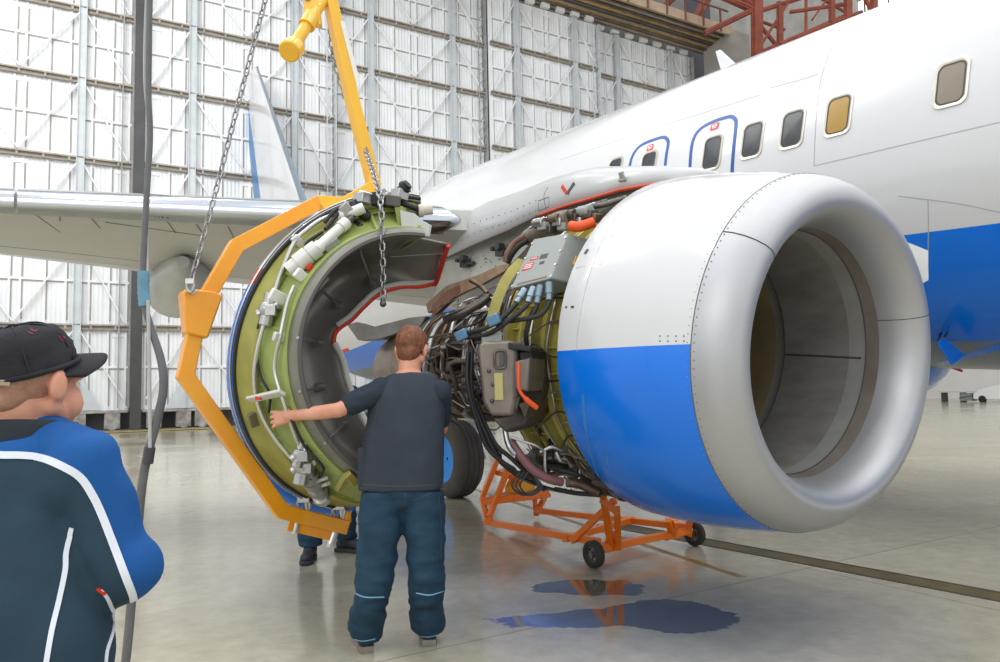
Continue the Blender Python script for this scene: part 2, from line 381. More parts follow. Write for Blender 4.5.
props(build('trim_20', mb, mat('dark_deck', '#4a413c', .7, var=.3, vscale=1)), 'dark deck over the door tracks', kind='structure')
mb = MB(); mb.box(W(7.2, -.9, 15), (53, .2, 30), WX); props(build('sky_backing', mb, mat('sky_backing_grey', '#8d8c8a', .8, var=.2, vscale=.3)), kind='structure')  # added backing, blocks sky light between the leaves and behind the header
walk = props(build('trim_21', MB().box(W(16.2, 2.72, 22.95), (35.4, .1, .55), WX), mat('walkway_panel', '#c9b094', .65, col2='#9c8671', vscale=.8)), 'pale panels of the walkway above the door header', kind='structure')
for k in range(24):
    p = MB(); p.box(W(-1 + k * 1.47, 2.80, 23.4), (.1, .08, 1.4), WX); o = build('railing_post', p, mat('rust_steel', '#8a5442', .6, col2='#6b4136', vscale=2) if k == 0 else bpy.data.materials['rust_steel']); reparent(o, walk)
p = MB(); p.box(W(16, 2.80, 24.1), (35, .08, .08), WX); o = build('handrail', p, bpy.data.materials['rust_steel']); reparent(o, walk)

# right-hand wall with windows, dark return beside the doors
CORN = W(33.6, -3.5, 0)
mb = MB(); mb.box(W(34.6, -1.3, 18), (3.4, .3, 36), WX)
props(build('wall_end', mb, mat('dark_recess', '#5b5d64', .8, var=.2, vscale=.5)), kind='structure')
RX = (F * V(1, 1, 0) / np.linalg.norm(F[:2]), WN, V(0, 0, 1)); RF = RX[0]
R0 = W(54, 0, 0); RNN = V(-RF[1], RF[0], 0)            # wall running from the far corner towards the viewer, on the right
def RW(k, off, z): return R0 + RF * k - RNN * off + V(0, 0, z)
RAX = (RF, RNN, V(0, 0, 1))
M_CONC = mat('grey_concrete', '#b3afa8', .8, col2='#96928b', vscale=.6, bump=.1, bscale=8)
mb = MB(); mb.box(RW(22, -.2, 18), (60, .4, 36), RAX); props(build('wall_right', mb, M_CONC), kind='structure')
mb = MB(); mb.box(W(45, -1.7, 18), (20, .4, 36), WX); props(build('wall_far', mb, M_CONC), 'grey concrete wall right of the hangar doors', kind='structure')
mb = MB(); mb.box(RW(22, .04, 2.6), (60, .1, 5.2), RAX); props(build('baseboard_right', mb, mat('white_dado', '#eceae6', .5, var=.06, vscale=.5)), 'white painted lower band of the right wall', kind='structure')
# ------------------------------------------------------------------ the airliner
P0 = CAM - S * 8.1 + U * 1.82
def A(a, s, u): return P0 + F * a + S * s + U * u
RF_ = 1.9
PLANE = thing('airliner', 'white and blue twin-engine airliner with its right engine opened for maintenance', 'airplane', (P0[0], P0[1], 0))
M_WHITE = mat('white_aircraft_paint', '#d6d7d9', .22, var=.03, vscale=.6, coat=.6)
M_BLUE = mat('blue_aircraft_paint', '#0078ec', .25, var=.08, vscale=.9, coat=.35)
M_BELLY = mat('grey_belly_paint', '#75838f', .3, var=.1, vscale=1)
M_LINE = mat('panel_gap', '#a7a9ab', .6)
M_LINED = mat('dark_panel_gap', '#5d5c5a', .6)
M_WING = mat('wing_grey_paint', '#cdcdc6', .38, var=.09, vscale=1.3, spec=.4)
M_METAL = mat('brushed_lip_metal', '#babcbf', .46, metal=.75, var=.08, vscale=2.2, rvar=.05)
M_SLAT = mat('polished_slat_metal', '#c9cfd6', .16, metal=1., var=.06, vscale=2)
M_STEEL = mat('steel', '#b9b9b8', .3, metal=.9, var=.15, vscale=12)
M_DSTEEL = mat('dark_steel', '#6b6763', .4, metal=.8, var=.35, vscale=9)
M_BRONZE = mat('heat_tinted_bronze', '#85705c', .38, metal=.75, col2='#4d4038', vscale=7)
M_BLACK = mat('black_rubber', '#232325', .55, var=.2, vscale=10)
M_OLIVE = mat('zinc_primer_olive', '#c0b560', .45, col2='#968e46', vscale=4)
M_GREEN = mat('zinc_primer_green', '#a3b268', .45, col2='#86954f', vscale=3.2, spec=.4)
M_RED = mat('red_seal', '#dd3a22', .5, var=.15, vscale=8)
M_ORANGE = mat('orange_sleeve', '#ee5a22', .5, var=.12, vscale=8)
M_TAN = mat('copper_heat_shield', '#b79a7e', .5, col2='#8e6f58', vscale=5)
M_GREYP = mat('grey_equipment_paint', '#9a9f9b', .42, var=.14, vscale=6)
M_LGREY = mat('light_grey_panel', '#cfd1ce', .42, var=.09, vscale=3)

ANG = sorted(set([round(-180 + 5 * k, 3) for k in range(72)] + [-24.0, -156.0, -60.0, -120.0]))
def fus_ring(l):
    if l > 12.5:
        t = max(min((l - 18.5) / 6.5, 1), 0); r = 1.9 * (1 - t ** 1.5 * .9); d = min((l - 12.5) / 8.0, 1); c = (1.9 - .25 * t ** 1.6) - r - .85 * d * d * (3 - 2 * d)
    elif l < -2.6:
        t = min((-2.6 - l) / 5.0, 1); r = 1.9 * math.sqrt(max(1 - t ** 2.2, .002)); c = -.55 * t ** 1.5
    else: r, c = 1.9, 0.
    sh = 17 * min(max((l - 9.5) / 5, 0), 1)           # the livery line drops towards the tail
    def drop(g):
        if -60 <= g <= -24: return lerp(-60, -24 - sh, (g + 60) / 36)
        if -24 < g <= 0: return lerp(-24 - sh, 0, (g + 24) / 24)
        if -156 <= g <= -120: return lerp(-156 + sh, -120, (g + 156) / 36)
        if g < -156: return lerp(-180, -156 + sh, (g + 180) / 24)
        return g
    GA = [drop(g) for g in ANG]
    return [A(-l, r * math.cos(math.radians(g)), c + r * 1.03 * math.sin(math.radians(g)) if g < 0 else c + r * math.sin(math.radians(g))) for g in GA]
LS = [-7.6, -7.5, -7.2, -6.6, -5.8, -4.8, -3.8, -2.6] + [-1.6 + .7 * k for k in range(20)] + [12.5 + .75 * k for k in range(17)]
mb = MB(); rings = [fus_ring(l) for l in LS]; n = len(ANG); fs = []; ms = []
vs = [p for r in rings for p in r]
for i in range(len(rings) - 1):
    for j in range(n):
        k = (j + 1) % n; mid = ANG[j] + .3
        fs.append((i * n + j, i * n + k, (i + 1) * n + k, (i + 1) * n + j))
        ms.append(2 if -120 <= mid <= -60 else 1 if -156 <= mid <= -24 else 0)
mb.add(vs, fs); mb.m = ms
FUS = build('fuselage', mb, [M_WHITE, M_BLUE, M_BELLY], PLANE, sharp=0)
FB = bvh_of(FUS)
mb = MB(); rr_ = []
for k in range(14):
    l = 17.5 + k * .4; R0_ = fus_ring(l); i_ = ANG.index(-24.0); a_ = V(R0_[i_]); b_ = V(R0_[i_ + 1]); n_ = nrm(a_ - A(-l, 0, 0)) * .006; rr_.append([a_ + n_, lerp(a_, b_, .35) + n_, lerp(a_, b_, .35) - n_, a_ - n_])
mb.loft(rr_); build('livery_stripe', mb, M_RED, PLANE)
def stick2(bv, px, py):
    d = Vector(ray(px, py)).normalized(); h = bv.ray_cast(Vector(CAM), d)
    if h[0] is None: return None, None
    nn = h[1]
    if nn.dot(d) > 0: nn = -nn
    return V(h[0]), V(nn)
def ribbon(mb, bv, px, width, lift=.004, k=4, closed=False, thick=.003):
    """painted or sealed line laid on a surface along points of the photo"""
    P = [V(x, y, 0) for x, y in px]
    if closed: P.append(P[0])
    dense = smooth_path(P, k) if k > 1 else P
    pts = []
    for q in dense:
        a, nn = stick2(bv, q[0], q[1])
        if a is not None: pts.append((a + nn * lift, nn))
    rings = []
    for i, (p, nn) in enumerate(pts):
        t = nrm(pts[min(i + 1, len(pts) - 1)][0] - pts[max(i - 1, 0)][0]); sd = nrm(np.cross(nn, t)) * width / 2
        rings.append([p - sd, p + sd, p + sd - nn * (thick + lift), p - sd - nn * (thick + lift)])
    if len(rings) > 1: mb.loft(rings)
    return mb

# cabin windows: position from the photo, shape in fuselage coordinates
def fus_pt(a, g, off): return A(a, (RF_ + off) * math.cos(g), (RF_ + off) * math.sin(g))
def rrect(hw, hh, r, n=6):
    out = []
    for cx, cy, t0 in ((hw - r, hh - r, 0), (-hw + r, hh - r, 90), (-hw + r, -hh + r, 180), (hw - r, -hh + r, 270)):
        for k in range(n + 1):
            t = math.radians(t0 + 90 * k / n); out.append((cx + r * math.cos(t), cy + r * math.sin(t)))
    return out
M_PANE = mat('dark_cabin_window', '#45484c', .22, var=.3, vscale=5, spec=.3)
M_SHADE = mat('lowered_tan_shade', '#b08c45', .3, var=.12, vscale=4, spec=.25)
M_SHADEG = mat('lowered_grey_shade', '#8d8578', .3, var=.08, vscale=3, spec=.25)
M_FRAME = mat('window_frame_metal', '#d5d0c4', .3, metal=.6, var=.1, vscale=9)
M_GASK = mat('window_gasket', '#4a4743', .6)
wins = [(614, 172, M_PANE, None), (648, 166.5, M_PANE, None), (711.8, 152.5, M_PANE, None), (752, 139.8, M_PANE, None), (792, 128.8, M_PANE, None), (838, 115, M_SHADE, 'window with tan shade pulled down'), (951, 83, M_SHADEG, 'window with grey-beige shade pulled down')]
g_all = None
for px, py, pm, lab in wins:
    q, _ = stick2(FB, px, py); d = q - P0; a0 = d @ F; g0 = math.atan2(d @ U, d @ S)
    if px > 900: g_all = g0
    def ringw(hw, hh, r, off): return [fus_pt(a0 + x, g0 + y / RF_, off) for x, y in rrect(hw, hh, r)]
    fr = MB(); fr.loft([ringw(.143, .205, .075, -.004), ringw(.140, .202, .073, .012), ringw(.118, .18, .062, .012), ringw(.110, .172, .058, .003)], True, False)
    f_ = build('cabin_window', fr, M_FRAME, PLANE, sharp=50)
    pn = MB(); pn.loft([ringw(.114 * k_, .176 * k_, .06 * k_, .0055) for k_ in (1, .8, .6, .4, .2, .03)], True, True); build('pane', pn, pm, f_, sharp=50)
    gk = MB(); gk.loft([ringw(.113, .175, .058, .0035), ringw(.112, .174, .058, .009), ringw(.100, .162, .052, .009), ringw(.100, .162, .052, .0035)], True, False); build('gasket', gk, M_GASK, f_, sharp=50)
    if lab: f_['label'] = lab
# emergency exits: blue outline, red label
ex1 = [(628, 190), (628.9, 176.5), (630.4, 163), (634.5, 152.5), (642, 144.8), (655, 139.4), (663.5, 137.2), (667.3, 139.5), (668.3, 144), (666.3, 156), (664.3, 176.5), (664, 190)]
ex2 = [(689.5, 190), (689.8, 173), (691.2, 150.6), (694.3, 137.5), (701, 128.6), (712, 122.3), (725, 117.8), (731.5, 116.8), (735.4, 119.6), (736, 126), (733.8, 148), (732.3, 169), (732, 190)]
for ex, (lx, ly, lw) in ((ex1, (650.3, 147.6, .105)), (ex2, (714.8, 126.6, .115))):
    e = MB(); ribbon(e, FB, ex, .042, .004, 6); eo = build('emergency_exit', e, mat('exit_outline_blue', '#14509a', .35) if 'exit_outline_blue' not in bpy.data.materials else bpy.data.materials['exit_outline_blue'], PLANE, sharp=50)
    q, nn = stick2(FB, lx, ly); d = q - P0; a0 = d @ F; g0 = math.atan2(d @ U, d @ S)
    m2 = MB()
    m2.loft([[fus_pt(a0 + x, g0 + y / RF_, o_) for x, y in rrect(lw / 2, .04, .018, 4)] for o_ in (-.002, .005)])
    lb = build('exit_label', m2, mat('exit_label_red', '#d8263a', .4) if 'exit_label_red' not in bpy.data.materials else bpy.data.materials['exit_label_red'], eo)
    m3 = MB()
    for yy, ww in ((.02, .05), (.0, .075), (-.018, .06)):
        m3.loft([[fus_pt(a0 + x, g0 + (yy + y) / RF_, o_) for x, y in ((-ww / 2, -.004), (ww / 2, -.004), (ww / 2, .004), (-ww / 2, .004))] for o_ in (.003, .0065)])
    m3.mi = 0; m3.mi = 0
    for x in (-.036, .02): m3.loft([[fus_pt(a0 + x + xx, g0 + (.012 + y) / RF_, o_) for xx, y in ((0, -.01), (.012, -.01), (.012, .01), (0, .01))] for o_ in (.003, .0065)])
    m3.m = [0] * len(m3.f); o3 = build('lettering', m3, mat('white_marking', '#f5f5f5', .5) if 'white_marking' not in bpy.data.materials else bpy.data.materials['white_marking'], eo)
# skin joints
mb = MB()
for line in ([(846, 20), (833, 45), (822, 75), (817, 110), (815, 140), (814, 166)], [(814, 166), (850, 157.5), (907, 144), (960, 131.5), (1003, 121.5)], [(560, 160), (640, 133), (700, 114), (760, 95)], [(770, 88), (800, 80), (818, 74)],
             [(928, 200), (928.5, 230), (928, 262)], [(898, 196), (930, 200), (960, 204), (1003, 213)]):
    mb = MB(); ribbon(mb, FB, line, .008, .0015, 5); build('skin_joint', mb, M_LINE, PLANE)
# blade antenna on the crown
mb = MB()
def s0(px, py, s=0.): q = hit(px, py, A(0, s, 0), S); return q
poly = [s0(716, 51.5), s0(720.5, 49.8), s0(736, 64), s0(742, 72), s0(723, 76)]
mb.loft([[p + S * .02 for p in poly], [p - S * .02 for p in poly]])
build('blade_antenna', mb, M_WHITE, PLANE, bevel=.012)
# vertical fin with rudder
def airfoil_sec(le, te, thick, nrm_dir, n=9, t0=0., t1=1.):
    le = V(le); te = V(te); up = []; lo = []
    for i in range(n):
        x = t0 + (t1 - t0) * (1 - math.cos(math.pi * i / (n - 1) / 1.0)) / 2
        y = 5 * thick * (.2969 * math.sqrt(max(x, 0)) - .126 * x - .3516 * x * x + .2843 * x ** 3 - .1015 * x ** 4)
        c = lerp(le, te, x); up.append(c + nrm_dir * y); lo.append(c - nrm_dir * y)
    return up + lo[::-1][1 if t1 == 1 else 0:-1 if t0 == 0 else None]
tipL, tipT = s0(257.5, 66), s0(242.5, 80); botL, botT = s0(321, 240), s0(260, 262)
cham = s0(249.5, 70)
for nm, t0, t1, m in (('vertical_fin', .06, .80, M_WHITE), ('rudder', .80, 1., mat('faded_blue_paint', '#4d86bd', .35, var=.12, vscale=2)), ('fin_leading_edge', 0., .062, mat('dull_leading_edge', '#8c9aa6', .3, metal=.5, var=.1, vscale=2))):
    mb = MB(); sec = []
    for k in range(9):
        q = k / 8; a_ = lerp(botL, tipL, q); b_ = lerp(botT, tipT, q)
        sec.append(airfoil_sec(a_, b_, .34 * (1 - .6 * q) , S, 12, t0, t1) if False else airfoil_sec(a_, b_, .30 * (1 - .65 * q), S, 12, t0, t1))
    mb.loft(sec); build(nm, mb, m, PLANE, sharp=40)
for sg in (1, -1):
    mb = MB(); mb.loft([airfoil_sec(A(-20.3, sg * .6, .9), A(-24.3, sg * .6, .9), .35, U, 8), airfoil_sec(A(-23.2, sg * 5.6, 1.3), A(-25, sg * 5.6, 1.3), .15, U, 8)])
    build('horizontal_stabilizer', mb, M_WHITE, PLANE)
# wing
LE0, LE1 = at(462, 219, 6.85), at(0, 200, 6.4)
TE1, TE0 = at(0, 254, 9.3), at(140, 271, 9.75)
def wing_st(q):
    le = LE0 + (LE1 - LE0) * q; s = (le - P0) @ S; sa, sb = (TE0 - P0) @ S, (TE1 - P0) @ S
    te = TE0 + (TE1 - TE0) * ((s - sa) / (sb - sa)); return le, te
def wing_sec(q, t0, t1, grow=0., n=14, t1l=None):
    le, te = wing_st(q); c = np.linalg.norm(te - le); ch = nrm(te - le); up_ = nrm(np.cross(S, ch)); up_ = up_ if up_[2] > 0 else -up_
    up = []; lo = []
    for i in range(n):
        x = t0 + (t1 - t0) * (i / (n - 1)) ** (1.8 if t0 == 0 else 1)
        y = 5 * .115 * (.2969 * math.sqrt(x) - .126 * x - .3516 * x * x + .2843 * x ** 3 - .1015 * x ** 4)
        up.append(le + ch * c * x + up_ * (c * y * 1.1 + grow))
        if t1l: x *= t1l / t1; y = 5 * .115 * (.2969 * math.sqrt(x) - .126 * x - .3516 * x * x + .2843 * x ** 3 - .1015 * x ** 4)
        lo.append(le + ch * c * x - up_ * (c * y * .85 + grow))
    return up + (lo[::-1][:-1] if t0 == 0 else lo[::-1])
qs = [-.62, -.3, 0, .2, .4, .6, .8, 1., 1.3, 1.7, 2.2]
mb = MB(); mb.loft([wing_sec(q, 0.02, .80) for q in qs]); WING = build('wing', mb, M_WING, PLANE, sharp=40)
mb = MB(); mb.loft([wing_sec(q, .775, .995, .004, 6) for q in qs]); build('trailing_edge_flap', mb, mat('flap_paint', '#d3d4d0', .3, var=.06, vscale=2), PLANE, sharp=40)
for qa, qb in ((0.03, .965), (.972, 1.6)):
    mb = MB(); sl = [wing_sec(lerp(qa, qb, k / 6), 0, .115, .010, 16, .035) for k in range(7)]
    if qa < .1:
        tip = wing_st(-.035)[0]; tip = tip + B_ * .22; sl = [[lerp(tip, p, t) for p in wing_sec(lerp(-.035, .03, t), 0, .115, .010, 16, .035)] for t in (.06, .45, .8)] + sl
    mb.loft(sl); build('leading_edge_slat', mb, M_SLAT, PLANE, sharp=40)
WB = bvh_of(WING)
mb = MB()
for line in ([(20, 201), (35, 214), (60, 232)], [(86, 212), (100, 228)], [(167, 221), (176, 233)], [(196, 224), (202, 232)], [(60, 216), (60, 221)], [(228, 226), (234, 238)], [(0, 246), (70, 253), (140, 261)], [(105, 222), (205, 236)]):
    mb = MB(); ribbon(mb, WB, line, .012, .003, 4)
    if mb.v: build('wing_joint', mb, mat('wing_joint_gap', '#7c7a74', .6) if 'wing_joint_gap' not in bpy.data.materials else bpy.data.materials['wing_joint_gap'], PLANE)
mb = MB()
for x, y in ((53, 205.5), (57, 205.5), (61, 206), (107, 209), (111, 209.3), (155, 213), (159, 213.3), (163, 213.6), (168, 214)):
    q = stick(WB, x, y + 3, .002)
    if q is not None: build('drain_hole', MB().sphere(q, .012, 8, 6), M_DARK, PLANE)
# flap track fairing (canoe)
c0, c1, c2, c3, c4 = at(183, 262, 7.6), at(184, 274, 8.3), at(182, 286, 9.0), at(172, 292, 9.6), at(160, 300, 10.2)
mb = MB(); mb.tube(smooth_path([c0, c1, c2, c3, c4], 6), [lerp(.06, .36, math.sin(math.pi * min(k / 14, 1) / 2)) if k < 14 else lerp(.36, .05, ((k - 14) / 10) ** 2) for k in range(25)], 24)
fo = build('flap_fairing', mb, mat('fairing_paint', '#c9ccc8', .33, col2='#b3b7b2', vscale=1.5), PLANE)
# main landing gear
TY = at(455, 459, 9.9); TY[2] = .50
M_TYRE = mat('worn_tyre_rubber', '#57524c', .75, var=.25, vscale=5, bump=.15, bscale=30)
for k, off in enumerate((0,)):
    c = TY - S * off; ax = -S; mb = MB()
    prof = [(-.19, .30), (-.195, .36), (-.185, .43), (-.15, .475), (-.11, .497), (-.085, .50), (-.08, .49), (-.065, .49), (-.06, .502), (-.01, .503), (-.005, .493), (.01, .493), (.015, .502), (.06, .502), (.065, .49), (.08, .49), (.085, .50), (.13, .485), (.19, .43), (.20, .36), (.19, .30), (.0, .28), (-.17, .30)]
    mb.rev(c, ax, (0, 0, 1), prof, n=48); t_ = build('landing_gear_wheel', mb, M_TYRE, PLANE)
    mb = MB(); mb.rev(c, ax, (0, 0, 1), [(-.11, .02), (-.115, .1), (-.12, .24), (-.15, .315), (-.17, .315), (-.165, .29), (.16, .29), (.13, .25), (.1, .1), (.1, .02)], n=40)
    build('hub', mb, mat('bright_blue_hub', '#1b92f0', .4, var=.1) if k == 0 else M_STEEL, t_)
mb = MB(); mb.cyl(TY - S * .23 + V(0, 0, -.02), TY - S * .23 + U * 2.2, .085, 16); mb.cyl(TY - S * .02, TY - S * .44, .05, 12); mb.cyl(TY - S * .23 + V(0, 0, .3), TY - S * 1.4 + U * 1.9, .04, 10)
build('gear_strut', mb, M_LGREY, PLANE)
# belly fairing, hanging air-inlet panel
mb = MB(); rs = []
for l, w_, z0, z1 in ((4.30, .2, -1.6, -1.95), (4.42, .55, -1.5, -2.12), (4.7, .95, -1.45, -2.3), (5.3, 1.4, -1.4, -2.42), (7, 1.7, -1.3, -2.42), (9, 1.8, -1.2, -2.42), (11, 1.6, -1.4, -2.3), (12.5, 1., -1.5, -1.95)):
    rs.append([A(-l, w_ * math.cos(t) * (1 if abs(math.cos(t)) < .9 else .96), (z0 + z1) / 2 + (z0 - z1) / 2 * math.sin(t)) for t in [2 * math.pi * k / 24 for k in range(24)]])
mb.loft(rs); BF = build('belly_fairing', mb, M_BLUE, PLANE, sharp=50)
mb = MB(); mb.tube(smooth_path([A(-4.3, .9, -1.72), A(-4.22, .4, -1.85), A(-4.12, -.1, -1.98)], 4), .014, 8); build('warning_streamer', mb, mat('pink_streamer', '#c02a78', .6), BF)
mb = MB(); ribbon(mb, FB, [(940, 364), (965, 356.5), (985, 351), (1006, 345)], .09, .002, 4); build('belly_stripe', mb, M_BLUE, PLANE)
def belly_z(px, py, Z): return at(px, py, Z)
q = [at(938, 342.5, 6.6), at(944.5, 337.5, 6.7), at(965.5, 354.5, 6.8), at(953.5, 365, 6.65)]
mb = MB(); nn = nrm(np.cross(q[1] - q[0], q[3] - q[0])); mb.prism(q, nn * .02); pnl = build('air_inlet_door', mb, mat('bright_blue_panel', '#1479e6', .3, var=.08), PLANE, bevel=.004)
mb = MB(); mb.cyl(q[0] + nn * .01, at(941, 333, 6.95), .012, 8); mb.cyl(q[1] + nn * .01, at(948, 333, 7.0), .012, 8); build('hinge_strut', mb, M_DSTEEL, pnl)
# ------------------------------------------------------------------ right engine: inlet, fan cowl, core
EX = V(math.cos(-.968) * math.cos(-.092), math.sin(-.968) * math.cos(-.092), math.sin(-.092)); NB = V(1.7197, 4.1406, 1.5545); NLEN = .88; NA = NB - EX * NLEN
OUT = nrm(np.cross(EX, (0, 0, 1))); NUP = np.cross(OUT, EX); ECC = .97      # outboard, up; nacelle slightly flattened
def NP(l, g, r, o=NB):                               # l forward along the axis, g degrees up from outboard
    return o + EX * l + (OUT * math.cos(math.radians(g)) + NUP * math.sin(math.radians(g)) * ECC) * r
def nrev(mb, prof, o=NB, n=48, angs=None, a0=0, a1=360):
    full = a1 - a0 >= 359.9
    G = angs if angs is not None else [a0 + (a1 - a0) * k / n for k in range(n if full else n + 1)]
    return mb.loft([[NP(l, g, r, o) for g in G] for l, r in prof], full, False)
NANG = sorted(set([2.0, 178.0] + [4. * k for k in range(2, 90)] + [358. - 2]))
cowl_prof = [(-.70, 1.05), (-.865, 1.068), (-.88, 1.075), (-.88, 1.098), (-.865, 1.102), (-.7, 1.098), (-.5, 1.082), (-.3, 1.056), (-.15, 1.03), (-.004, 1.0)]
mb = MB(); n = len(NANG); mb.loft([[NP(l, g + (4.5 * l if g == 2.0 else 0), r) for g in NANG] for l, r in cowl_prof], True, False)
mb.m = [1 if 178 <= NANG[i % n] + 1 < 360 else 0 for i in range(len(mb.f))]
FANC = build('fan_cowl', mb, [M_WHITE, M_BLUE], PLANE, sharp=40)
lip_prof = [(0, 1.0), (.05, .985), (.10, .958), (.145, .92), (.175, .88), (.187, .845), (.183, .81), (.165, .78), (.13, .752), (.08, .73), (.02, .715), (-.04, .706)]
mb = MB(); nrev(mb, lip_prof, n=96); LIP = build('inlet_lip', mb, M_METAL, PLANE, sharp=60)
M_LINER = mat('inlet_liner', '#a9a7a2', .42, metal=.3, col2='#8e8c87', vscale=2.5, stretch=(1, 1, 3))
M_BAND = mat('pale_liner_band', '#b9b8b4', .45, metal=.4, var=.15, vscale=6)
M_SOOT = mat('sooty_liner', '#81766d', .5, metal=.4, col2='#9b948c', vscale=2)
M_FANC = mat('fan_case_tan', '#9a8a66', .5, col2='#7e7155', vscale=3)
mb = MB(); nrev(mb, [(-.04, .706), (-.12, .702)], n=96); mb.mi = 1; nrev(mb, [(-.12, .702), (-.23, .703)], n=96); mb.mi = 0; nrev(mb, [(-.23, .703), (-.40, .712), (-.60, .735), (-.72, .75)], n=96)
mb.mi = 2; nrev(mb, [(-.72, .75), (-.735, .757), (-.80, .765)], n=96); mb.mi = 3; nrev(mb, [(-.80, .765), (-1.18, .775)], n=96)
mb.m = [q for q in mb.m]
ks = [0] * 96 + [1] * 96 + [2] * (96 * 3) + [3] * (96 * 2) + [4] * 96
mb.m = ks
INL = build('inlet_duct', mb, [M_SOOT, M_BAND, M_LINER, M_BAND, M_FANC], PLANE, sharp=0)
m2 = MB()
for g in (180 + 2.5, 60., 300.):
    m2 = MB(); m2.tube([NP(l, g, r - .002) for l, r in ((-.15, .702), (-.20, .703), (-.40, .712), (-.60, .735), (-.72, .75))], .006, 6); build('liner_joint', m2, M_DARK, INL)
m2 = MB(); m2.tube([NP(-.12, g, .700) for g in range(0, 360, 4)], .004, 6, closed=True); m2.tube([NP(-.72, g, .747) for g in range(0, 360, 4)], .005, 6, closed=True); build('liner_ring_gap', m2, M_DARK, INL)
m2 = MB()
for g in (37, 163):
    m2 = MB(); m2.tube([NP(l_, g, r + .0005) for l_, r in lip_prof[:9 if g == 37 else 12]], .003, 6); build('lip_joint', m2, M_DARK, LIP)
m2 = MB(); m2.tube([NP(-.002, g, .9995) for g in range(0, 360, 3)], .003, 6, closed=True); build('lip_seam', m2, M_LINED, LIP)
m2 = MB()
for k in range(150): m2.sphere(NP(.014, k * 2.4, .9965), .0038, 6, 4)
for k in range(150): m2.sphere(NP(-.022, k * 2.4, 1.0028), .0032, 6, 4)
props(build('rivet_row', m2, mat('rivet_grey', '#85878a', .4, metal=.4), LIP, sharp=0), kind='stuff')
# fan behind the inlet
m2 = MB(); nrev(m2, [(-.80, .01), (-.84, .07), (-.92, .16), (-1.0, .225), (-1.06, .24)], n=32); FAN = build('fan_spinner', m2, M_DSTEEL, PLANE)
for k in range(38):
    g = k * 360 / 38; m2 = MB(); rr = []
    for i in range(5):
        r = lerp(.22, .75, i / 4); tw = lerp(20, 58, i / 4); c = NP(-1.06, g, r); tg = nrm(np.cross(EX, NP(0, g, 1) - NB)); d = EX * math.cos(math.radians(tw)) + tg * math.sin(math.radians(tw)); nn = nrm(np.cross(d, NP(0, g, 1) - NB)); w_ = lerp(.05, .085, i / 4)
        rr.append([c + d * w_, c + nn * .006, c - d * w_, c - nn * .006])
    m2.loft(rr); build('fan_blade', m2, M_DSTEEL, FAN)
# fan cowl details
FCB = bvh_of(FANC)
m2 = MB()
ribbon(m2, FCB, [(582, 237), (613, 234.5), (601, 264), (576, 268)], .006, .001, 1, True)
ribbon(m2, FCB, [(640, 190), (608, 230), (588, 280), (578, 330), (577, 352)], .003, .001, 5)
build('access_panel', m2, M_LINE, FANC)
m2 = MB(); ribbon(m2, FCB, [(585, 254), (588, 249.5)], .02, .004, 1); ribbon(m2, FCB, [(571, 307), (574, 306.8)], .012, .003, 1); ribbon(m2, FCB, [(565.5, 307.2), (567, 307.1)], .012, .003, 1); build('latch', m2, M_DARK, FANC)
m2 = MB()
for x in (660, 668, 676, 684): 
    for y in (336, 341):
        q = stick(FCB, x, y, .001)
        if q is not None: m2.sphere(q, .004, 6, 4)
props(build('screw_row', m2, M_LINED, FANC, sharp=0), kind='stuff')
# scuff streaks on the blue
m2 = MB(); 
for line, w_ in (([(583, 395), (584.5, 420), (588, 445)], .018), ([(588, 440), (593, 462), (600, 480)], .012), ([(606, 450), (608, 466)], .02)): ribbon(m2, FCB, line, w_, .0008, 5, thick=.0005)
build('paint_scuff', m2, mat('scuffed_blue', '#3f8fd0', .4, col2='#1a6ccc', vscale=14), FANC)
# strake on the inboard shoulder
m2 = MB(); q = [at(895, 238, 4.75), at(912, 244, 4.68), at(928, 250.5, 4.62), at(928.5, 280, 4.60), at(922, 283.5, 4.62), at(895, 272, 4.72)]
m2.prism(q, V(.01, .025, 0)); build('nacelle_strake', m2, M_LGREY, PLANE)

# pylon fairing above the engine
def stn(px, pt, pb, hw=.27):
    t = hit(px, pt, A(0, 4.48, 0), S); b = hit(px, pb, A(0, 4.48 + hw, 0), S)
    aa = (b - P0) @ F; ut = (t - P0) @ U; ub = (b - P0) @ U
    return aa, ut, ub, hw
sts = [stn(*k) for k in ((436, 226, 262, .10), (450, 221, 257, .2), (477, 208.5, 244, .26), (510, 198.5, 230, .28), (540, 187.5, 215, .30), (564, 181.5, 206.5, .31), (585, 178.2, 200.5, .31), (620, 177.5, 190, .30), (650, 176, 185, .27), (685, 174.5, 181, .18), (712, 175, 178, .05))]
mb = MB(); rs = []
for aa, ut, ub, hw in sts:
    rs.append([A(aa, 4.48 + hw * math.cos(t) ** .6 * (1) if math.cos(t) >= 0 else 4.48 - hw * (-math.cos(t)) ** .6, ub + (ut - ub) * max(math.sin(t), 0) ** .7) for t in [math.pi * k / 14 for k in range(15)]])
mb.loft(rs, False, False)
PYL = build('pylon_fairing', mb, mat('pylon_grey_paint', '#bfc0c1', .3, var=.06, vscale=3, coat=.2), PLANE, sharp=0, solid=.02)
PB = bvh_of(PYL)
m2 = MB(); m2.tube([A(aa, 4.48 + hw + .004, ub) for aa, ut, ub, hw in sts[4:]], .012, 8); build('edge_seal', m2, mat('red_orange_edge', '#cf4a30', .5), PYL)
m2 = MB(); m2.tube([A(aa, 4.48 + hw + .004, ub) for aa, ut, ub, hw in sts[:5]], .008, 8); build('edge_strip', m2, mat('brown_edge', '#5f5244', .6), PYL)
m2 = MB(); ribbon(m2, PB, [(538.5, 211), (538.5, 201), (549, 197), (549, 207)], .008, .001, 1, True); ribbon(m2, PB, [(546, 210), (544, 196), (548, 187)], .006, .001, 4); build('fairing_joint', m2, M_LINED, PYL)
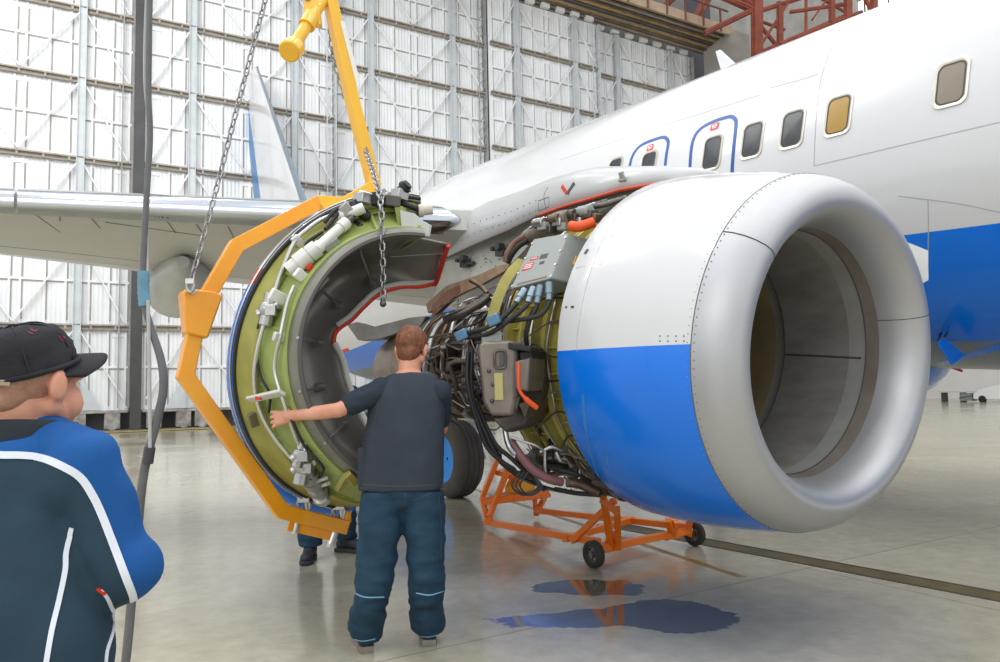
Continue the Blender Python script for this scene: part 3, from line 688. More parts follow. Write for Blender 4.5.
m2 = MB(); ribbon(m2, PB, [(562, 186), (567, 193.5)], .03, .004, 1); build('vent_flap', m2, M_RED, PYL); m2 = MB(); ribbon(m2, PB, [(567.5, 194), (574.5, 183)], .03, .005, 1); build('vent_lip', m2, M_DARK, PYL)
m2 = MB(); q, nn = stick2(PB, 623, 181.5)
if q is not None: m2.box(q + V(0, 0, .01), (.06, .03, .015), (EX, OUT, V(0, 0, 1))); m2.beam(q + V(0, 0, .01), q + V(-.015, -.01, .06), .03, .02); build('hoist_fitting', m2, M_GREYP, PYL)
m2 = MB()
for k in range(26):
    x = lerp(462, 536, (k % 13) / 12); y = np.interp(x, [462, 477, 510, 540], [228, 220, 210, 197]) + (k // 13) * 10 + 2
    q = stick(PB, x, y, .001)
    if q is not None: m2.sphere(q, .005, 6, 4)
props(build('screw_row', m2, M_LINED, PYL, sharp=0), kind='stuff')
# ------------------------------------------------------------------ opened engine: cases, boxes, pipes (sub-parts of the core)
EXC = nrm(EX * V(1, 1, .0))                          # the core droops a little less than the cowl
def EP(l, g, r): return NA - EXC * l + (OUT * math.cos(math.radians(g)) + NUP * math.sin(math.radians(g)) * ECC) * r   # l back from the fan cowl's rear edge
def erev(mb, prof, n=48): return mb.loft([[EP(l, 360 * k / n, r) for k in range(n)] for l, r in prof], True, False)
mb = MB()
erev(mb, [(-.2, .90), (.70, .90), (.72, .93), (.76, .93), (.78, .86), (.84, .74), (.90, .58), (.94, .46), (1.0, .42), (1.25, .40), (1.3, .43), (1.34, .43), (1.36, .40), (1.7, .42), (1.72, .47), (1.76, .47), (1.78, .45), (2.0, .50), (2.25, .50), (2.27, .55), (2.32, .55), (2.34, .50), (2.7, .50), (2.72, .53), (2.77, .53), (2.79, .49), (3.0, .48)], n=64)
CORE = build('engine_core', mb, M_BRONZE, PLANE, sharp=40)
mb = MB(); erev(mb, [(-.19, .905), (.03, .905), (.035, .96), (.06, .96), (.065, .91), (.16, .91), (.165, .95), (.19, .95), (.195, .91), (.29, .91), (.295, .965), (.325, .965), (.33, .91), (.42, .91), (.425, .97), (.46, .97), (.465, .91), (.56, .91), (.565, .95), (.59, .95), (.595, .91), (.68, .91), (.685, .97), (.72, .97), (.725, .91)], n=72)
for k in range(40): mb.beam(EP(.47, k * 9, .925), EP(.56, k * 9, .925), .012, .03, NP(0, k * 9, 1) - NB); mb.beam(EP(.60, k * 9, .925), EP(.68, k * 9, .925), .012, .03, NP(0, k * 9, 1) - NB)
for k in range(36): mb.beam(EP(.20, k * 10, .925), EP(.29, k * 10, .925), .012, .03, NP(0, k * 10, 1) - NB)
build('fan_case', mb, M_OLIVE, CORE, sharp=30)
mb = MB(); erev(mb, [(2.98, .47), (3.1, .49), (3.3, .475), (3.6, .435), (3.95, .375), (3.96, .36), (3.6, .415), (3.2, .44)], n=56)
build('exhaust_nozzle', mb, mat('heat_stained_nozzle', '#a08d7b', .35, metal=.8, col2='#6f6258', vscale=3), CORE, sharp=40)
mb = MB(); erev(mb, [(2.9, .49), (2.92, .525), (2.97, .525), (2.99, .49)], n=48); build('nozzle_flange', mb, M_DSTEEL, CORE)
# electronic control box hung on the fan case
q = [at(533.5, 239, 4.62), at(568, 233, 4.50), at(551.5, 278, 4.36), at(510, 289, 4.46)]
nn = nrm(np.cross(q[1] - q[0], q[3] - q[0])); nn = nn if nn @ (q[0] - CAM) > 0 else -nn
dv = nn * .10 + V(.15, .02, .01)
mb = MB(); mb.prism(q, dv); BOX = build('control_box', mb, mat('control_box_grey', '#949a97', .38, var=.06, vscale=6), CORE, bevel=.006)
ux, uy = nrm(q[1] - q[0]), nrm(q[0] - q[3])
def onbox(u_, v_): a_ = lerp(q[3], q[2], u_); b_ = lerp(q[0], q[1], u_); return lerp(a_, b_, v_)
# the box's placards and dials are its own mesh faces, in material slots
bmx = MB()
def plate(u0, u1, v0, v1, mi, t=.003): bmx.mi = mi; bmx.prism([onbox(u0, v0), onbox(u1, v0), onbox(u1, v1), onbox(u0, v1)], -nn * t)
plate(.10, .36, .33, .47, 0); plate(.20, .42, .52, .58, 0); plate(.46, .66, .50, .60, 1); plate(.52, .64, .38, .44, 1); plate(.14, .86, .05, .075, 2)
for v_ in (.36, .395, .43): plate(.13, .33, v_, v_ + .012, 3, .0045)
plate(.24, .38, .545, .555, 3, .0045)
build('placards', bmx, [mat('placard_red', '#c9404a', .45), M_DARK, mat('placard_brown', '#8a6f5a', .5), bpy.data.materials['white_marking']], CORE)
mb = MB(); p0 = at(566, 262, 4.5); 
fb = [lerp(q[1], q[2], .42), lerp(q[1], q[2], .62)]; mb.prism([fb[0] + dv * .45, fb[0] + dv * .8, fb[1] + dv * .8, fb[1] + dv * .45], nrm(V(.7, -.7, 0)) * .008); build('yellow_tag', mb, mat('yellow_tag', '#d7a02c', .5), CORE)
mb = MB()
for t in (.05, .3, .6, .9):
    for w_ in (.03, .97): build('bolt', MB().cyl(onbox(w_, t) - nn * .004, onbox(w_, t) + nn * .004, .008, 8), M_STEEL, CORE)
# connectors and thick cables under the box
M_CONN = mat('blue_connector', '#5f86a6', .4, metal=.4); M_CONN2 = mat('steel_connector', '#8496a0', .35, metal=.6)
conn = [(521, 296, 4.40), (531, 295, 4.38), (539, 294, 4.36), (549, 291, 4.33)]
ends = [(458, 334, 4.45), (462, 338, 4.43), (527, 345, 4.38), (500, 322, 4.4)]
mids = [[(515, 305, 4.36), (500, 320, 4.34), (480, 330, 4.36)], [(527, 305, 4.34), (512, 318, 4.32), (488, 334, 4.36)], [(536, 308, 4.33), (529, 322, 4.33), (526, 335, 4.35)], [(549, 303, 4.3), (540, 315, 4.3), (518, 320, 4.34)]]
for c, m_, e in zip(conn, mids, ends):
    a_ = at(*c); d = nrm(at(*m_[0]) - a_)
    mb = MB(); mb.cyl(a_ - d * .05, a_ + d * .02, .024, 14); mb.cyl(a_ + d * .005, a_ + d * .06, .019, 14); build('connector', mb, M_CONN2, CORE)
    mb = MB(); mb.tube(smooth_path([a_] + [at(*k) for k in m_] + [at(*e)], 6), .014, 10); build('cable', mb, M_BLACK, CORE)
for x, y, Z in ((494, 320, 4.33), (462, 335, 4.42)):
    mb = MB(); d = nrm(at(x + 12, y - 6, Z - .02) - at(x, y, Z)); mb.box(at(x, y, Z), (.075, .06, .06), (d, nrm(np.cross(d, (0, 1, 0))), nrm(np.cross(d, np.cross(d, (0, 1, 0)))))); build('connector_block', mb, M_CONN, CORE, bevel=.008)
# oil tank / gearbox with strap, vents and yellow placard
def ptank(px, Z): return at(px[0], px[1], Z)
front = [(477, 346), (482, 341), (512, 340), (516, 346), (516, 398), (512, 416), (490, 416), (482, 402)]
mb = MB(); mb.prism([at(x, y, 4.30) for x, y in front], V(.10, .30, 0)); TANK = build('oil_tank', mb, mat('oil_tank_shell', '#8d847b', .38, metal=.35, col2='#776d65', vscale=5), CORE, bevel=.02)
side = [(512, 342), (546, 352), (547, 372), (541, 406), (526, 428), (505, 434), (489, 417), (512, 414)]
mb = MB(); mb.prism([at(x, y, lerp(4.33, 4.5, (x - 489) / 57)) for x, y in side], V(.10, .28, 0)); build('gearbox', mb, mat('gearbox_shell', '#6f665f', .36, metal=.5, col2='#554c46', vscale=6), CORE, bevel=.025)
mb = MB(); mb.prism([at(x, y, 4.285) for x, y in ((494, 373), (502.5, 373), (503.5, 400), (495, 400))], V(0, .03, 0)); build('tank_placard', mb, mat('pale_yellow_plate', '#b8ad74', .45), CORE)
mb = MB(); mb.tube([at(x, y, 4.285) for x, y in rrectpx(500, 359.5, 5.5, 9)] if False else [at(500 + 5.5 * math.copysign(abs(math.cos(t)) ** .5, math.cos(t)), 359.5 + 9 * math.copysign(abs(math.sin(t)) ** .5, math.sin(t)), 4.285) for t in [math.pi * 2 * k / 24 for k in range(24)]], .008, 8, closed=True)
mb.prism([at(x, y, 4.292) for x, y in ((499, 353), (504, 353), (504, 366), (499, 366))], V(0, .03, 0)); build('sight_glass', mb, M_DSTEEL, CORE)
for x, y in ((493, 384.5), (492, 401), (489, 371)):
    mb = MB(); mb.sphere(at(x, y, 4.292), .012, 10, 8); build('tank_boss', mb, M_DSTEEL, CORE)
mb = MB(); mb.prism([at(x, y, 4.28) for x, y in ((508, 342), (531, 347), (531, 352), (508, 349))], V(.08, .25, 0)); mb.prism([at(x, y, 4.33) for x, y in ((519, 352), (532, 350), (532, 362), (520, 363))], V(.1, .2, 0)); build('tank_cap', mb, M_BLACK, CORE, bevel=.006)
mb = MB(); mb.prism([at(x, y, 4.30) for x, y in ((514, 361), (530, 357), (528, 392), (514, 389))], V(.1, .2, .0)); build('filter_housing', mb, mat('filter_housing', '#857b72', .35, metal=.5, var=.2), CORE, bevel=.012)
mb = MB(); mb.tube(smooth_path([at(518.5, 362, 4.26), at(518.5, 378, 4.25), at(519.5, 390, 4.25), at(526, 399, 4.25), at(537, 408, 4.27)], 6), [.010] * 18 + [.015] * 7, 10); build('orange_sleeve', mb, M_ORANGE, CORE)
mb = MB()
for a_, b_ in (((519, 404), (531, 400)), ((513, 398), (520, 397))): mb.prism([at(a_[0], a_[1], 4.3), at(b_[0], b_[1], 4.3), at((a_[0] + b_[0]) / 2, a_[1] + 14, 4.33)], V(.05, .12, 0))
build('mount_lug', mb, bpy.data.materials['gearbox_shell'], CORE)
mb = MB(); mb.box(at(492, 340, 4.42), (.12, .12, .09)); mb.cyl(at(496, 338, 4.4), at(496, 328, 4.42), .03, 12); build('pump', mb, M_GREYP, CORE, bevel=.01)
# hoses below
def pipe(name, pts, r, m, n=10, k=7):
    mb = MB(); P = smooth_path(pts, k); mb.tube(P, r, n); return build(name, mb, m, CORE, sharp=50)
pipe('drain_hose', [at(510, 440, 4.42), at(520, 455, 4.40), at(533, 470, 4.40), at(549, 479, 4.42), at(562, 482, 4.46)], .026, mat('pinkish_brown_hose', '#83575a', .45, var=.2, vscale=10), 14)
pipe('drain_pipe', [at(505, 430, 4.42), at(507, 440, 4.40), at(510, 448, 4.38), at(515, 454, 4.38)], .017, M_STEEL)
pipe('drain_pipe', [at(510, 437, 4.38), at(525, 442, 4.37), at(537, 446, 4.37), at(545, 452, 4.4)], .008, M_STEEL)
for pts, r, m in (([(567, 482, 4.48), (580, 484, 4.5), (597, 492, 4.55)], .030, M_BRONZE), ([(560, 470, 4.5), (575, 474, 4.5), (590, 482, 4.55)], .016, M_BLACK), ([(555, 489, 4.45), (575, 493, 4.5), (600, 495, 4.55)], .014, M_BLACK), ([(545, 450, 4.4), (545, 465, 4.4), (546, 474, 4.42)], .009, M_STEEL),
                   ([(540, 452, 4.42), (552, 447, 4.42), (562, 450, 4.45), (567, 446, 4.5)], .012, M_STEEL), ([(556, 452, 4.42), (560, 460, 4.42), (566, 462, 4.46)], .012, M_STEEL), ([(575, 490, 4.5), (579, 478, 4.5), (580, 470, 4.52)], .007, M_STEEL)):
    pipe('pipe', [at(*k) for k in pts], r, m)
for pts in ([(468, 352, 4.42), (467, 375, 4.38), (470, 398, 4.36), (478, 425, 4.36), (487, 447, 4.38), (500, 460, 4.4), (515, 470, 4.42)], [(472, 350, 4.44), (471, 380, 4.40), (474, 405, 4.38), (484, 430, 4.38), (493, 449, 4.4), (505, 466, 4.42), (530, 478, 4.45)], [(476, 400, 4.46), (487, 428, 4.42), (497, 446, 4.42), (512, 459, 4.42), (545, 490, 4.46)]):
    pipe('black_hose', [at(*k) for k in pts], .013, M_BLACK)
for k in range(5):
    pts = [(484 + k * 4, 428 + k * 5, 4.5), (492 + k * 3, 450 + k * 4, 4.46), (508 + k * 5, 470 + k * 3, 4.46), (534 + k * 7, 484 + k * 2, 4.5), (548 + k * 6, 490, 4.52)]
    pipe('harness', [at(*q_) for q_ in pts], .007 + .003 * (k % 2), [M_BLACK, M_DSTEEL, M_BRONZE][k % 3])
mb = MB()
for k in range(3): mb.tube(smooth_path([at(520 + 4 * k, 472, 4.35), at(512 + 4 * k, 486, 4.33), at(524 + 3 * k, 495, 4.33), at(538 + 2 * k, 487, 4.36), at(534, 476, 4.4)], 6), .006, 8)
build('loose_cable_loop', mb, M_BLACK, CORE)
# pipework over the core, clamped runs following the cases
rng = random.Random(11)
def rad(l):  # outer envelope of the accessories
    return float(np.interp(l, [0, .7, .8, 1.0, 1.4, 2.0, 2.6, 3.0], [.98, .99, .95, .74, .64, .63, .62, .58]))
mats_ = [M_BRONZE, M_DSTEEL, M_STEEL, M_BRONZE, M_BLACK]
for k in range(34):
    l0 = rng.uniform(.55, 2.0); g = rng.uniform(-62, 80); dr = rng.uniform(-.10, .03); pts = []; l = l0
    for j in range(rng.randint(4, 7)):
        pts.append(EP(l, g, rad(l) + dr + rng.uniform(-.02, .02)))
        if rng.random() < .55: l = min(l + rng.uniform(.12, .35), 2.9)
        else: g += rng.choice([-1, 1]) * rng.uniform(8, 24)
    pipe('pipe', pts, rng.choice([.007, .009, .011, .015, .02]), mats_[k % 5], 8, 5)
for k in range(16):
    l = .6 + k * .14 + rng.uniform(-.03, .03); g0 = rng.uniform(-70, 0); g1 = g0 + rng.uniform(40, 100)
    pts = [EP(l + .03 * math.sin(j * 1.7), lerp(g0, g1, j / 6), rad(l) - .05 + rng.uniform(-.015, .015)) for j in range(7)]
    pipe('manifold', pts, rng.choice([.012, .016, .022, .03]), mats_[(k * 2) % 4], 10, 4)
# accessories slung under the fan case
for k in range(26):
    l0 = rng.uniform(-.02, .5); g = rng.uniform(-98, -42); pts = []; l = l0
    for j in range(rng.randint(4, 6)):
        pts.append(EP(l, g, .99 + rng.uniform(-.03, .05)))
        if rng.random() < .5: l = min(l + rng.uniform(.1, .25), .95)
        else: g += rng.choice([-1, 1]) * rng.uniform(5, 14)
    pipe('pipe', pts, rng.choice([.008, .011, .015, .02]), mats_[(k * 3 + 4) % 5], 8, 5)
for k in range(12):
    l = rng.uniform(.05, .85); g = rng.uniform(-95, -45); c = EP(l, g, 1.0); d = nrm(EP(l, g, 1) - EP(l, g, .5)); mb = MB(); w_ = rng.uniform(.05, .10)
    if k % 2: mb.box(c, (w_ * 1.3, w_, .09), (EX, np.cross(d, EX), d))
    else: mb.cyl(c - EX * w_, c + EX * w_, w_ * .6, 14); mb.cyl(c + EX * w_ * .8, c + EX * (w_ + .04), w_ * .75, 14)
    build('valve_body', mb, [M_DSTEEL, M_BRONZE, M_DARK][k % 3], CORE, bevel=.008)
# fan case harnesses: thin lines running to the cowl
for k in range(9):
    g = 26 - k * 9; pts = [EP(.58 - .08 * (k % 2), g - 6, .97), EP(.36, g + rng.uniform(-4, 4), 1.0), EP(.18, g + rng.uniform(-5, 5), .99), EP(-.02, g - 2, .985)]
    pipe('harness', pts, .006, [M_DSTEEL, M_BLACK, M_STEEL][k % 3], 6, 5)
for g0, g1, l, r in ((-75, 30, .12, .975), (-70, 40, .40, .985), (-60, 24, .25, .97)):
    pipe('harness', [EP(l + .01 * math.sin(j * 2), lerp(g0, g1, j / 10), r) for j in range(11)], .008, M_STEEL, 6, 4)
for k in range(22):
    l = rng.uniform(.5, 2.3); g = rng.uniform(-60, 75); c = EP(l, g, rad(l) - .06); d = nrm(EP(l, g, 1) - EP(l, g, .5)); mb = MB(); w_ = rng.uniform(.05, .11)
    if k % 3: mb.box(c, (w_, w_ * .8, .10), (EX, np.cross(d, EX), d))
    else: mb.cyl(c - EX * w_, c + EX * w_, w_ * .55, 14); mb.cyl(c + EX * w_ * .9, c + EX * (w_ + .03), w_ * .7, 14)
    build('valve_body' if k % 3 == 0 else 'bracket', mb, [M_DSTEEL, M_BRONZE, M_GREYP, M_DSTEEL][k % 4], CORE, bevel=.008)
for k in range(28):
    l0 = rng.uniform(.75, 2.2); g = rng.uniform(-55, 70); pts = []; l = l0; dr = rng.uniform(.0, .06)
    for j in range(rng.randint(4, 8)):
        pts.append(EP(l, g, rad(l) + dr + rng.uniform(-.02, .02))); l = min(l + rng.choice([0, .05, .14, .2]), 2.9); g += rng.uniform(-13, 13)
    pipe('harness', pts, rng.choice([.004, .005, .007]), [M_STEEL, M_DSTEEL, M_BRONZE, M_BLACK][k % 4], 6, 4)
for k in range(26):
    l = rng.uniform(.75, 2.4); g = rng.uniform(-50, 70); c = EP(l, g, rad(l) + rng.uniform(-.03, .03)); d = nrm(EP(l, g, 1) - EP(l, g, .5)); w_ = rng.uniform(.018, .04)
    mb = MB(); mb.box(c, (w_ * 2, w_, w_ * 1.2), (EX, np.cross(d, EX), d)); mb.cyl(c - EX * w_ * 1.6, c + EX * w_ * 1.6, w_ * .5, 10); build('clamp', mb, [M_STEEL, M_GREYP, M_BRONZE, M_DSTEEL][k % 4], CORE, bevel=.003)
# duct with orange ring under the pylon, lagged pipe
pipe('lagged_duct', [at(528, 238, 5.0), at(545, 227, 4.85), at(560, 220, 4.72), at(571, 218, 4.62)], .055, mat('silver_lagging', '#9a8f85', .5, metal=.4, col2='#6f655d', vscale=16, bump=.4, bscale=30), 14)
pipe('orange_duct', [at(571, 226, 4.55), at(580, 226.5, 4.5), at(594, 222, 4.5)], .032, M_ORANGE, 14)
pipe('brown_hose', [at(526, 236, 4.95), at(515, 243, 5.0), at(508, 253, 5.0), at(506, 262, 5.0)], .022, mat('brown_hose', '#7d5a4a', .5, var=.2), 12)
pipe('brown_hose', [at(528, 240, 4.93), at(518, 247, 4.96), at(511, 256, 4.98), at(508, 263, 5.0)], .018, M_BLACK, 12)
for k in range(12):
    x = 540 + k * 5; y = np.interp(x, [540, 600, 625], [219, 203, 195]); mb = MB(); c = at(x, y + 4 + 5 * (k % 3), 4.75 - (x - 540) * .004)
    if k % 3 == 0: mb.cyl(c - EX * .05, c + EX * .05, .035, 12)
    else: mb.box(c, (.08, .07, .05), (EX, OUT, NUP))
    build('valve_body' if k % 3 == 0 else 'bracket', mb, [M_STEEL, M_GREYP, M_DSTEEL, M_BRONZE][k % 4], CORE, bevel=.006)
for k in range(6):
    pts = [at(530 + 8 * k, 228 - 3 * k, 4.9 - .03 * k), at(548 + 7 * k, 221 - 2.5 * k, 4.8 - .03 * k), at(570 + 7 * k, 212 - 1.5 * k, 4.7 - .03 * k), at(596 + 6 * k, 203 - k, 4.6)]
    pipe('pipe', pts, .010 + .004 * (k % 3), [M_STEEL, M_BRONZE, M_DSTEEL][k % 3], 8, 5)
# inner pylon panel with two hold-open brackets, copper heat shield
def pz(px, py, s): return hit(px, py, A(0, s, 0), S)
mb = MB(); mb.prism([pz(x, y, 4.62) for x, y in ((446, 262), (528, 221), (542, 214), (640, 190), (600, 212), (545, 232), (527, 247), (513, 262), (500, 274), (470, 289), (446, 298), (430, 305))], -S * .05)
PAN = build('pylon_panel', mb, mat('pylon_panel_paint', '#d4d5cd', .42, col2='#bcbdb4', vscale=5), PLANE)
mb = MB(); mb.prism([pz(x, y, 4.64) for x, y in ((426, 304), (446, 286), (478, 275), (500, 265), (510, 264), (506, 270), (482, 284), (464, 292), (440, 305), (428, 313))], -S * .04); build('heat_shield', mb, M_TAN, PLANE)
mb = MB(); mb.prism([pz(x, y, 4.645) for x, y in ((432, 306), (446, 291), (459, 285), (460, 292), (446, 304), (432, 318))], -S * .05); build('heat_shield', mb, mat('rust_heat_shield', '#96684f', .5, col2='#74503f', vscale=7), PLANE)
for x, y in ((465, 262.5), (501, 251)):
    mb = MB(); c = pz(x, y, 4.66); mb.box(c + V(0, 0, -.01), (.12, .05, .07), (EX, OUT, NUP)); mb.cyl(c + NUP * .03 + EX * .03, c + NUP * .03 + EX * .03 + OUT * .07, .035, 12); mb.box(c + EX * .1 - NUP * .01, (.1, .03, .03), (EX, OUT, NUP)); mb.cyl(c - EX * .07 + NUP * .02, c - EX * .07 + NUP * .02 + OUT * .06, .02, 10)
    build('hold_open_bracket', mb, M_DARK, PAN, bevel=.005)
m2 = MB()
for k in range(40):
    x = lerp(452, 520, rng.random()); y = np.interp(x, [446, 528], [284, 232]) + rng.uniform(-6, 14)
    m2.sphere(pz(x, y, 4.622), .006, 6, 4)
props(build('screw_row', m2, M_LINED, PAN, sharp=0), kind='stuff')
mb = MB(); mb.prism([at(x, y, 8.1 + (x - 347) * -.012) for x, y in ((347, 324.5), (357, 322), (373, 327), (410, 317.5), (426, 316), (420, 326), (407, 329), (388, 336), (376, 339), (358, 340))], V(.05, .25, 0)); build('exhaust_fairing', mb, mat('sooty_grey_panel', '#8b8984', .5, col2='#6e6c67', vscale=5), PLANE)
# olive frame arc beside the box and link arms
mb = MB(); arc = [(518, 258), (508, 268), (500, 280), (493, 296), (488, 312), (484, 330)]
rr = []
for (x, y) in arc: p = at(x, y, 4.75); rr.append([p, at(x + 10, y + 3, 4.72), at(x + 10, y + 3, 4.80), p + V(0, .1, 0)])
mb.loft(rr); build('frame_arc', mb, M_OLIVE, CORE)
pipe('link_arm', [at(445, 320, 5.0), at(462, 313, 4.95), at(480, 303, 4.95), at(489, 296, 4.95)], .03, M_DSTEEL, 12)
pipe('link_arm', [at(470, 280, 5.0), at(479, 285, 4.98), at(487, 293, 4.95)], .016, M_BRONZE, 12)
# ------------------------------------------------------------------ thrust reverser half swung off the engine, hanging on the lifting frame
CO, RO, NO = V(-.711, 5.084, 1.623), 1.05, nrm(V(.583, -.776, -.242))
CI, RI, NI = V(-.457, 4.546, 1.576), .78, nrm(V(.552, -.827, .101))
def cr(t, g, dr=0., dn=0.):
    c = lerp(CO, CI, t); R_ = lerp(RO, RI, t) + dr; nn = nrm(lerp(NO, NI, t)); h = nrm(np.cross(nn, (0, 0, 1))); w_ = np.cross(h, nn); a = math.radians(g)
    return c + nn * dn + (h * math.cos(a) + w_ * math.sin(a)) * R_
G0, G1 = -77., 93.
GS = [lerp(G0, G1, k / 56) for k in range(57)]
COWL = thing('thrust_reverser_cowl', 'open C-shaped engine cowl half with green inner frame, hanging from the yellow lifting frame', 'engine cowl', (CO[0], CO[1], .55))
# outer skin
NS = len(GS); rows = []
for l, r in ((0, 1.052), (.04, 1.085), (.12, 1.10), (.35, 1.06), (.7, .95), (1.1, .84)):
    rows.append([CO + nrm(V(-.36, .93, 0)) * l + (cr(0, g) - CO) * r / RO for g in GS])
mb = MB(); mb.loft(rows, False, False); q = NS - 1
mb.m = [0 if GS[i % q] > 27 else 2 if GS[i % q] > 21 else 1 for i in range(len(mb.f))]
SKIN = build('outer_skin', mb, [M_WHITE, M_BLUE, M_RED], COWL, sharp=0, fix=False, solid=.012)
mb = MB(); mb.tube([cr(0, g, .008, .01) for g in GS], .014, 8); build('edge_seal', mb, M_BLACK, COWL)
mb = MB(); mb.tube([cr(0, g, .030, -.004) for g in GS], .008, 6); build('skin_edge', mb, M_STEEL, COWL)
# green front frame: olive outer band, lighter inner band, ribs
def strip(ts, dns, gs=GS, drs=None): return [[cr(t, g, 0, d) for g in gs] for t, d in zip(ts, dns)]
mb = MB(); mb.loft(strip((0, .10, .36, .40), (0, -.03, -.03, -.01)), False, False); FR1 = build('outer_frame', mb, mat('olive_yellow_primer', '#a3a04e', .45, col2='#87853c', vscale=4), COWL, sharp=30, fix=False, solid=.015)
mb = MB(); mb.loft(strip((.39, .42, .60, .84, .88), (0, -.06, -.07, -.05, .0)), False, False); FR2 = build('inner_frame', mb, M_GREEN, COWL, sharp=30, fix=False, solid=.015)
mb = MB(); mb.loft([[cr(t, g, 0, d) for t, d in ((.86, .02), (.90, .05), (1.0, .035), (1.04, 0.), (1.03, -.08), (.9, -.05))] for g in GS]); RIM = build('inner_rim', mb, mat('rim_grey', '#7f7e72', .42, metal=.3, var=.18, vscale=6), COWL, sharp=50)
mb = MB(); mb.tube([cr(1.02, g, -.005, .02) for g in GS], .014, 6); build('rim_seal', mb, mat('dark_rim_seal', '#4d4b48', .5), COWL)
for k in range(9):
    g = G0 + 6 + k * 20.5; mb = MB()
    mb.loft([[cr(t, g + dg, 0, d) for dg, d in ((-.5, .0), (.5, .0), (.5, -.07), (-.5, -.07))] for t in (.40, .5, .62, .75, .87)]); build('frame_rib', mb, M_GREEN, COWL, sharp=40)
for g in (G0, G1):
    mb = MB(); mb.prism([cr(0, g), cr(.4, g), cr(.88, g), cr(1.03, g), cr(1.03, g, 0, -.3), cr(0, g, 0, -.3)], (cr(.5, g + 1) - cr(.5, g)) * .6); build('end_plate', mb, M_GREEN if g > 0 else mat('end_plate_dark', '#4a463d', .5, metal=.3, var=.3), COWL)
KB = None
fb = MB()
for o in (FR1, FR2, RIM):
    off = base_of(o); fb.add([V(v.co) + off for v in o.data.vertices], [tuple(p.vertices) for p in o.data.polygons])
KB = BVHTree.FromPolygons([Vector(v) for v in fb.v], fb.f)
def fp(x, y, lift=.03):
    q = stick(KB, x, y, lift)
    return q if q is not None else at(x, y, 4.8)
def ctube(name, px, r, m, lift=.03, n=8, k=6):
    mb = MB(); mb.tube(smooth_path([fp(x, y, lift) for x, y in px], k), r, n); return build(name, mb, m, COWL, sharp=50)
def ccyl(name, a, b, r, m, la=.05, lb=.05, r2=None, collars=()):
    A_, B2 = fp(*a, la), fp(*b, lb); mb = MB(); mb.cyl(A_, B2, r, 16, r2); d = nrm(B2 - A_)
    for t, rr, w_ in collars: c = lerp(A_, B2, t); mb.cyl(c - d * w_, c + d * w_, rr, 16)
    return build(name, mb, m, COWL, sharp=40)
M_TUBE = mat('bright_tube', '#cfcfca', .28, metal=.85, var=.08)
M_ACT = mat('pale_actuator', '#d9d9d3', .38, metal=.25, var=.1, vscale=9)
ctube('sync_tube', [(362, 213), (353, 216), (338, 220), (322.7, 226), (309, 236), (298.5, 247), (288, 270.6), (280, 295), (275.5, 313), (270, 331), (264.5, 352), (261.8, 373), (263.5, 394), (270, 414), (283, 435.5), (297, 452)], .013, M_TUBE, .05)
ctube('drive_tube', [(299, 290), (294, 307), (288, 337), (282.5, 358), (282.3, 373), (291, 399), (300, 426.5), (307.6, 446)], .011, M_TUBE, .045)
ctube('black_hose', [(324, 239), (311, 248), (309, 254), (317, 262), (330, 246), (338, 234)], .010, M_BLACK, .06)
ctube('black_hose', [(263, 352), (264, 366), (268, 378), (276, 393), (274.5, 410)], .008, M_BLACK, .04)
ctube('black_hose', [(300, 415), (308, 434), (314, 444), (322, 452), (329, 461), (326, 468)], .009, M_BLACK, .05)
ctube('black_hose', [(271, 300), (265, 318), (262, 330)], .010, M_BLACK, .03)
# upper actuator
ccyl('actuator', (347, 233), (321, 258), .032, M_ACT, .07, .07, collars=((.08, .039, .03), (.95, .039, .02)))
ccyl('actuator_body', (322, 257), (297, 275), .044, M_ACT, .07, .06, collars=((.15, .053, .03), (.55, .056, .04), (.95, .046, .03)))
ccyl('actuator_rod', (352, 228), (346, 234), .026, M_DSTEEL, .07, .07)
for x, y, w_, h_, m in ((304, 262, .07, .045, M_RED), (312, 271, .03, .04, M_RED), (306, 280, .11, .06, mat('white_fitting', '#e8e8e4', .4)), (285, 301, .16, .07, bpy.data.materials['white_fitting']), (300, 245, .08, .05, M_ACT), (286, 338.6, .11, .05, M_ACT), (257.8, 417.4, .055, .085, mat('brown_plate', '#6d6750', .5)), (333, 250, .06, .10, M_GREYP), (320, 283, .05, .12, M_GREYP)):
    c = fp(x, y, .03); mb = MB(); t = nrm(np.cross(NO, c - CO)); mb.box(c, (w_, h_, .04), (nrm(c - CO), t, NO)); build('bracket', mb, m, COWL, bevel=.006)
mb = MB(); a_, b_ = fp(259, 396.5, .06), fp(292.5, 390, .06); d = nrm(b_ - a_); mb.beam(a_, b_, .05, .02, NO); 
for t in (.12, .45, .8): c = lerp(a_, b_, t); mb.box(c + NO * .015, (.05, .07, .03), (d, np.cross(NO, d), NO))
build('clamp_bar', mb, M_ACT, COWL, bevel=.004)
mb = MB(); mb.box(fp(272, 394, .085), (.03, .035, .02)); build('red_clamp', mb, M_RED, COWL)
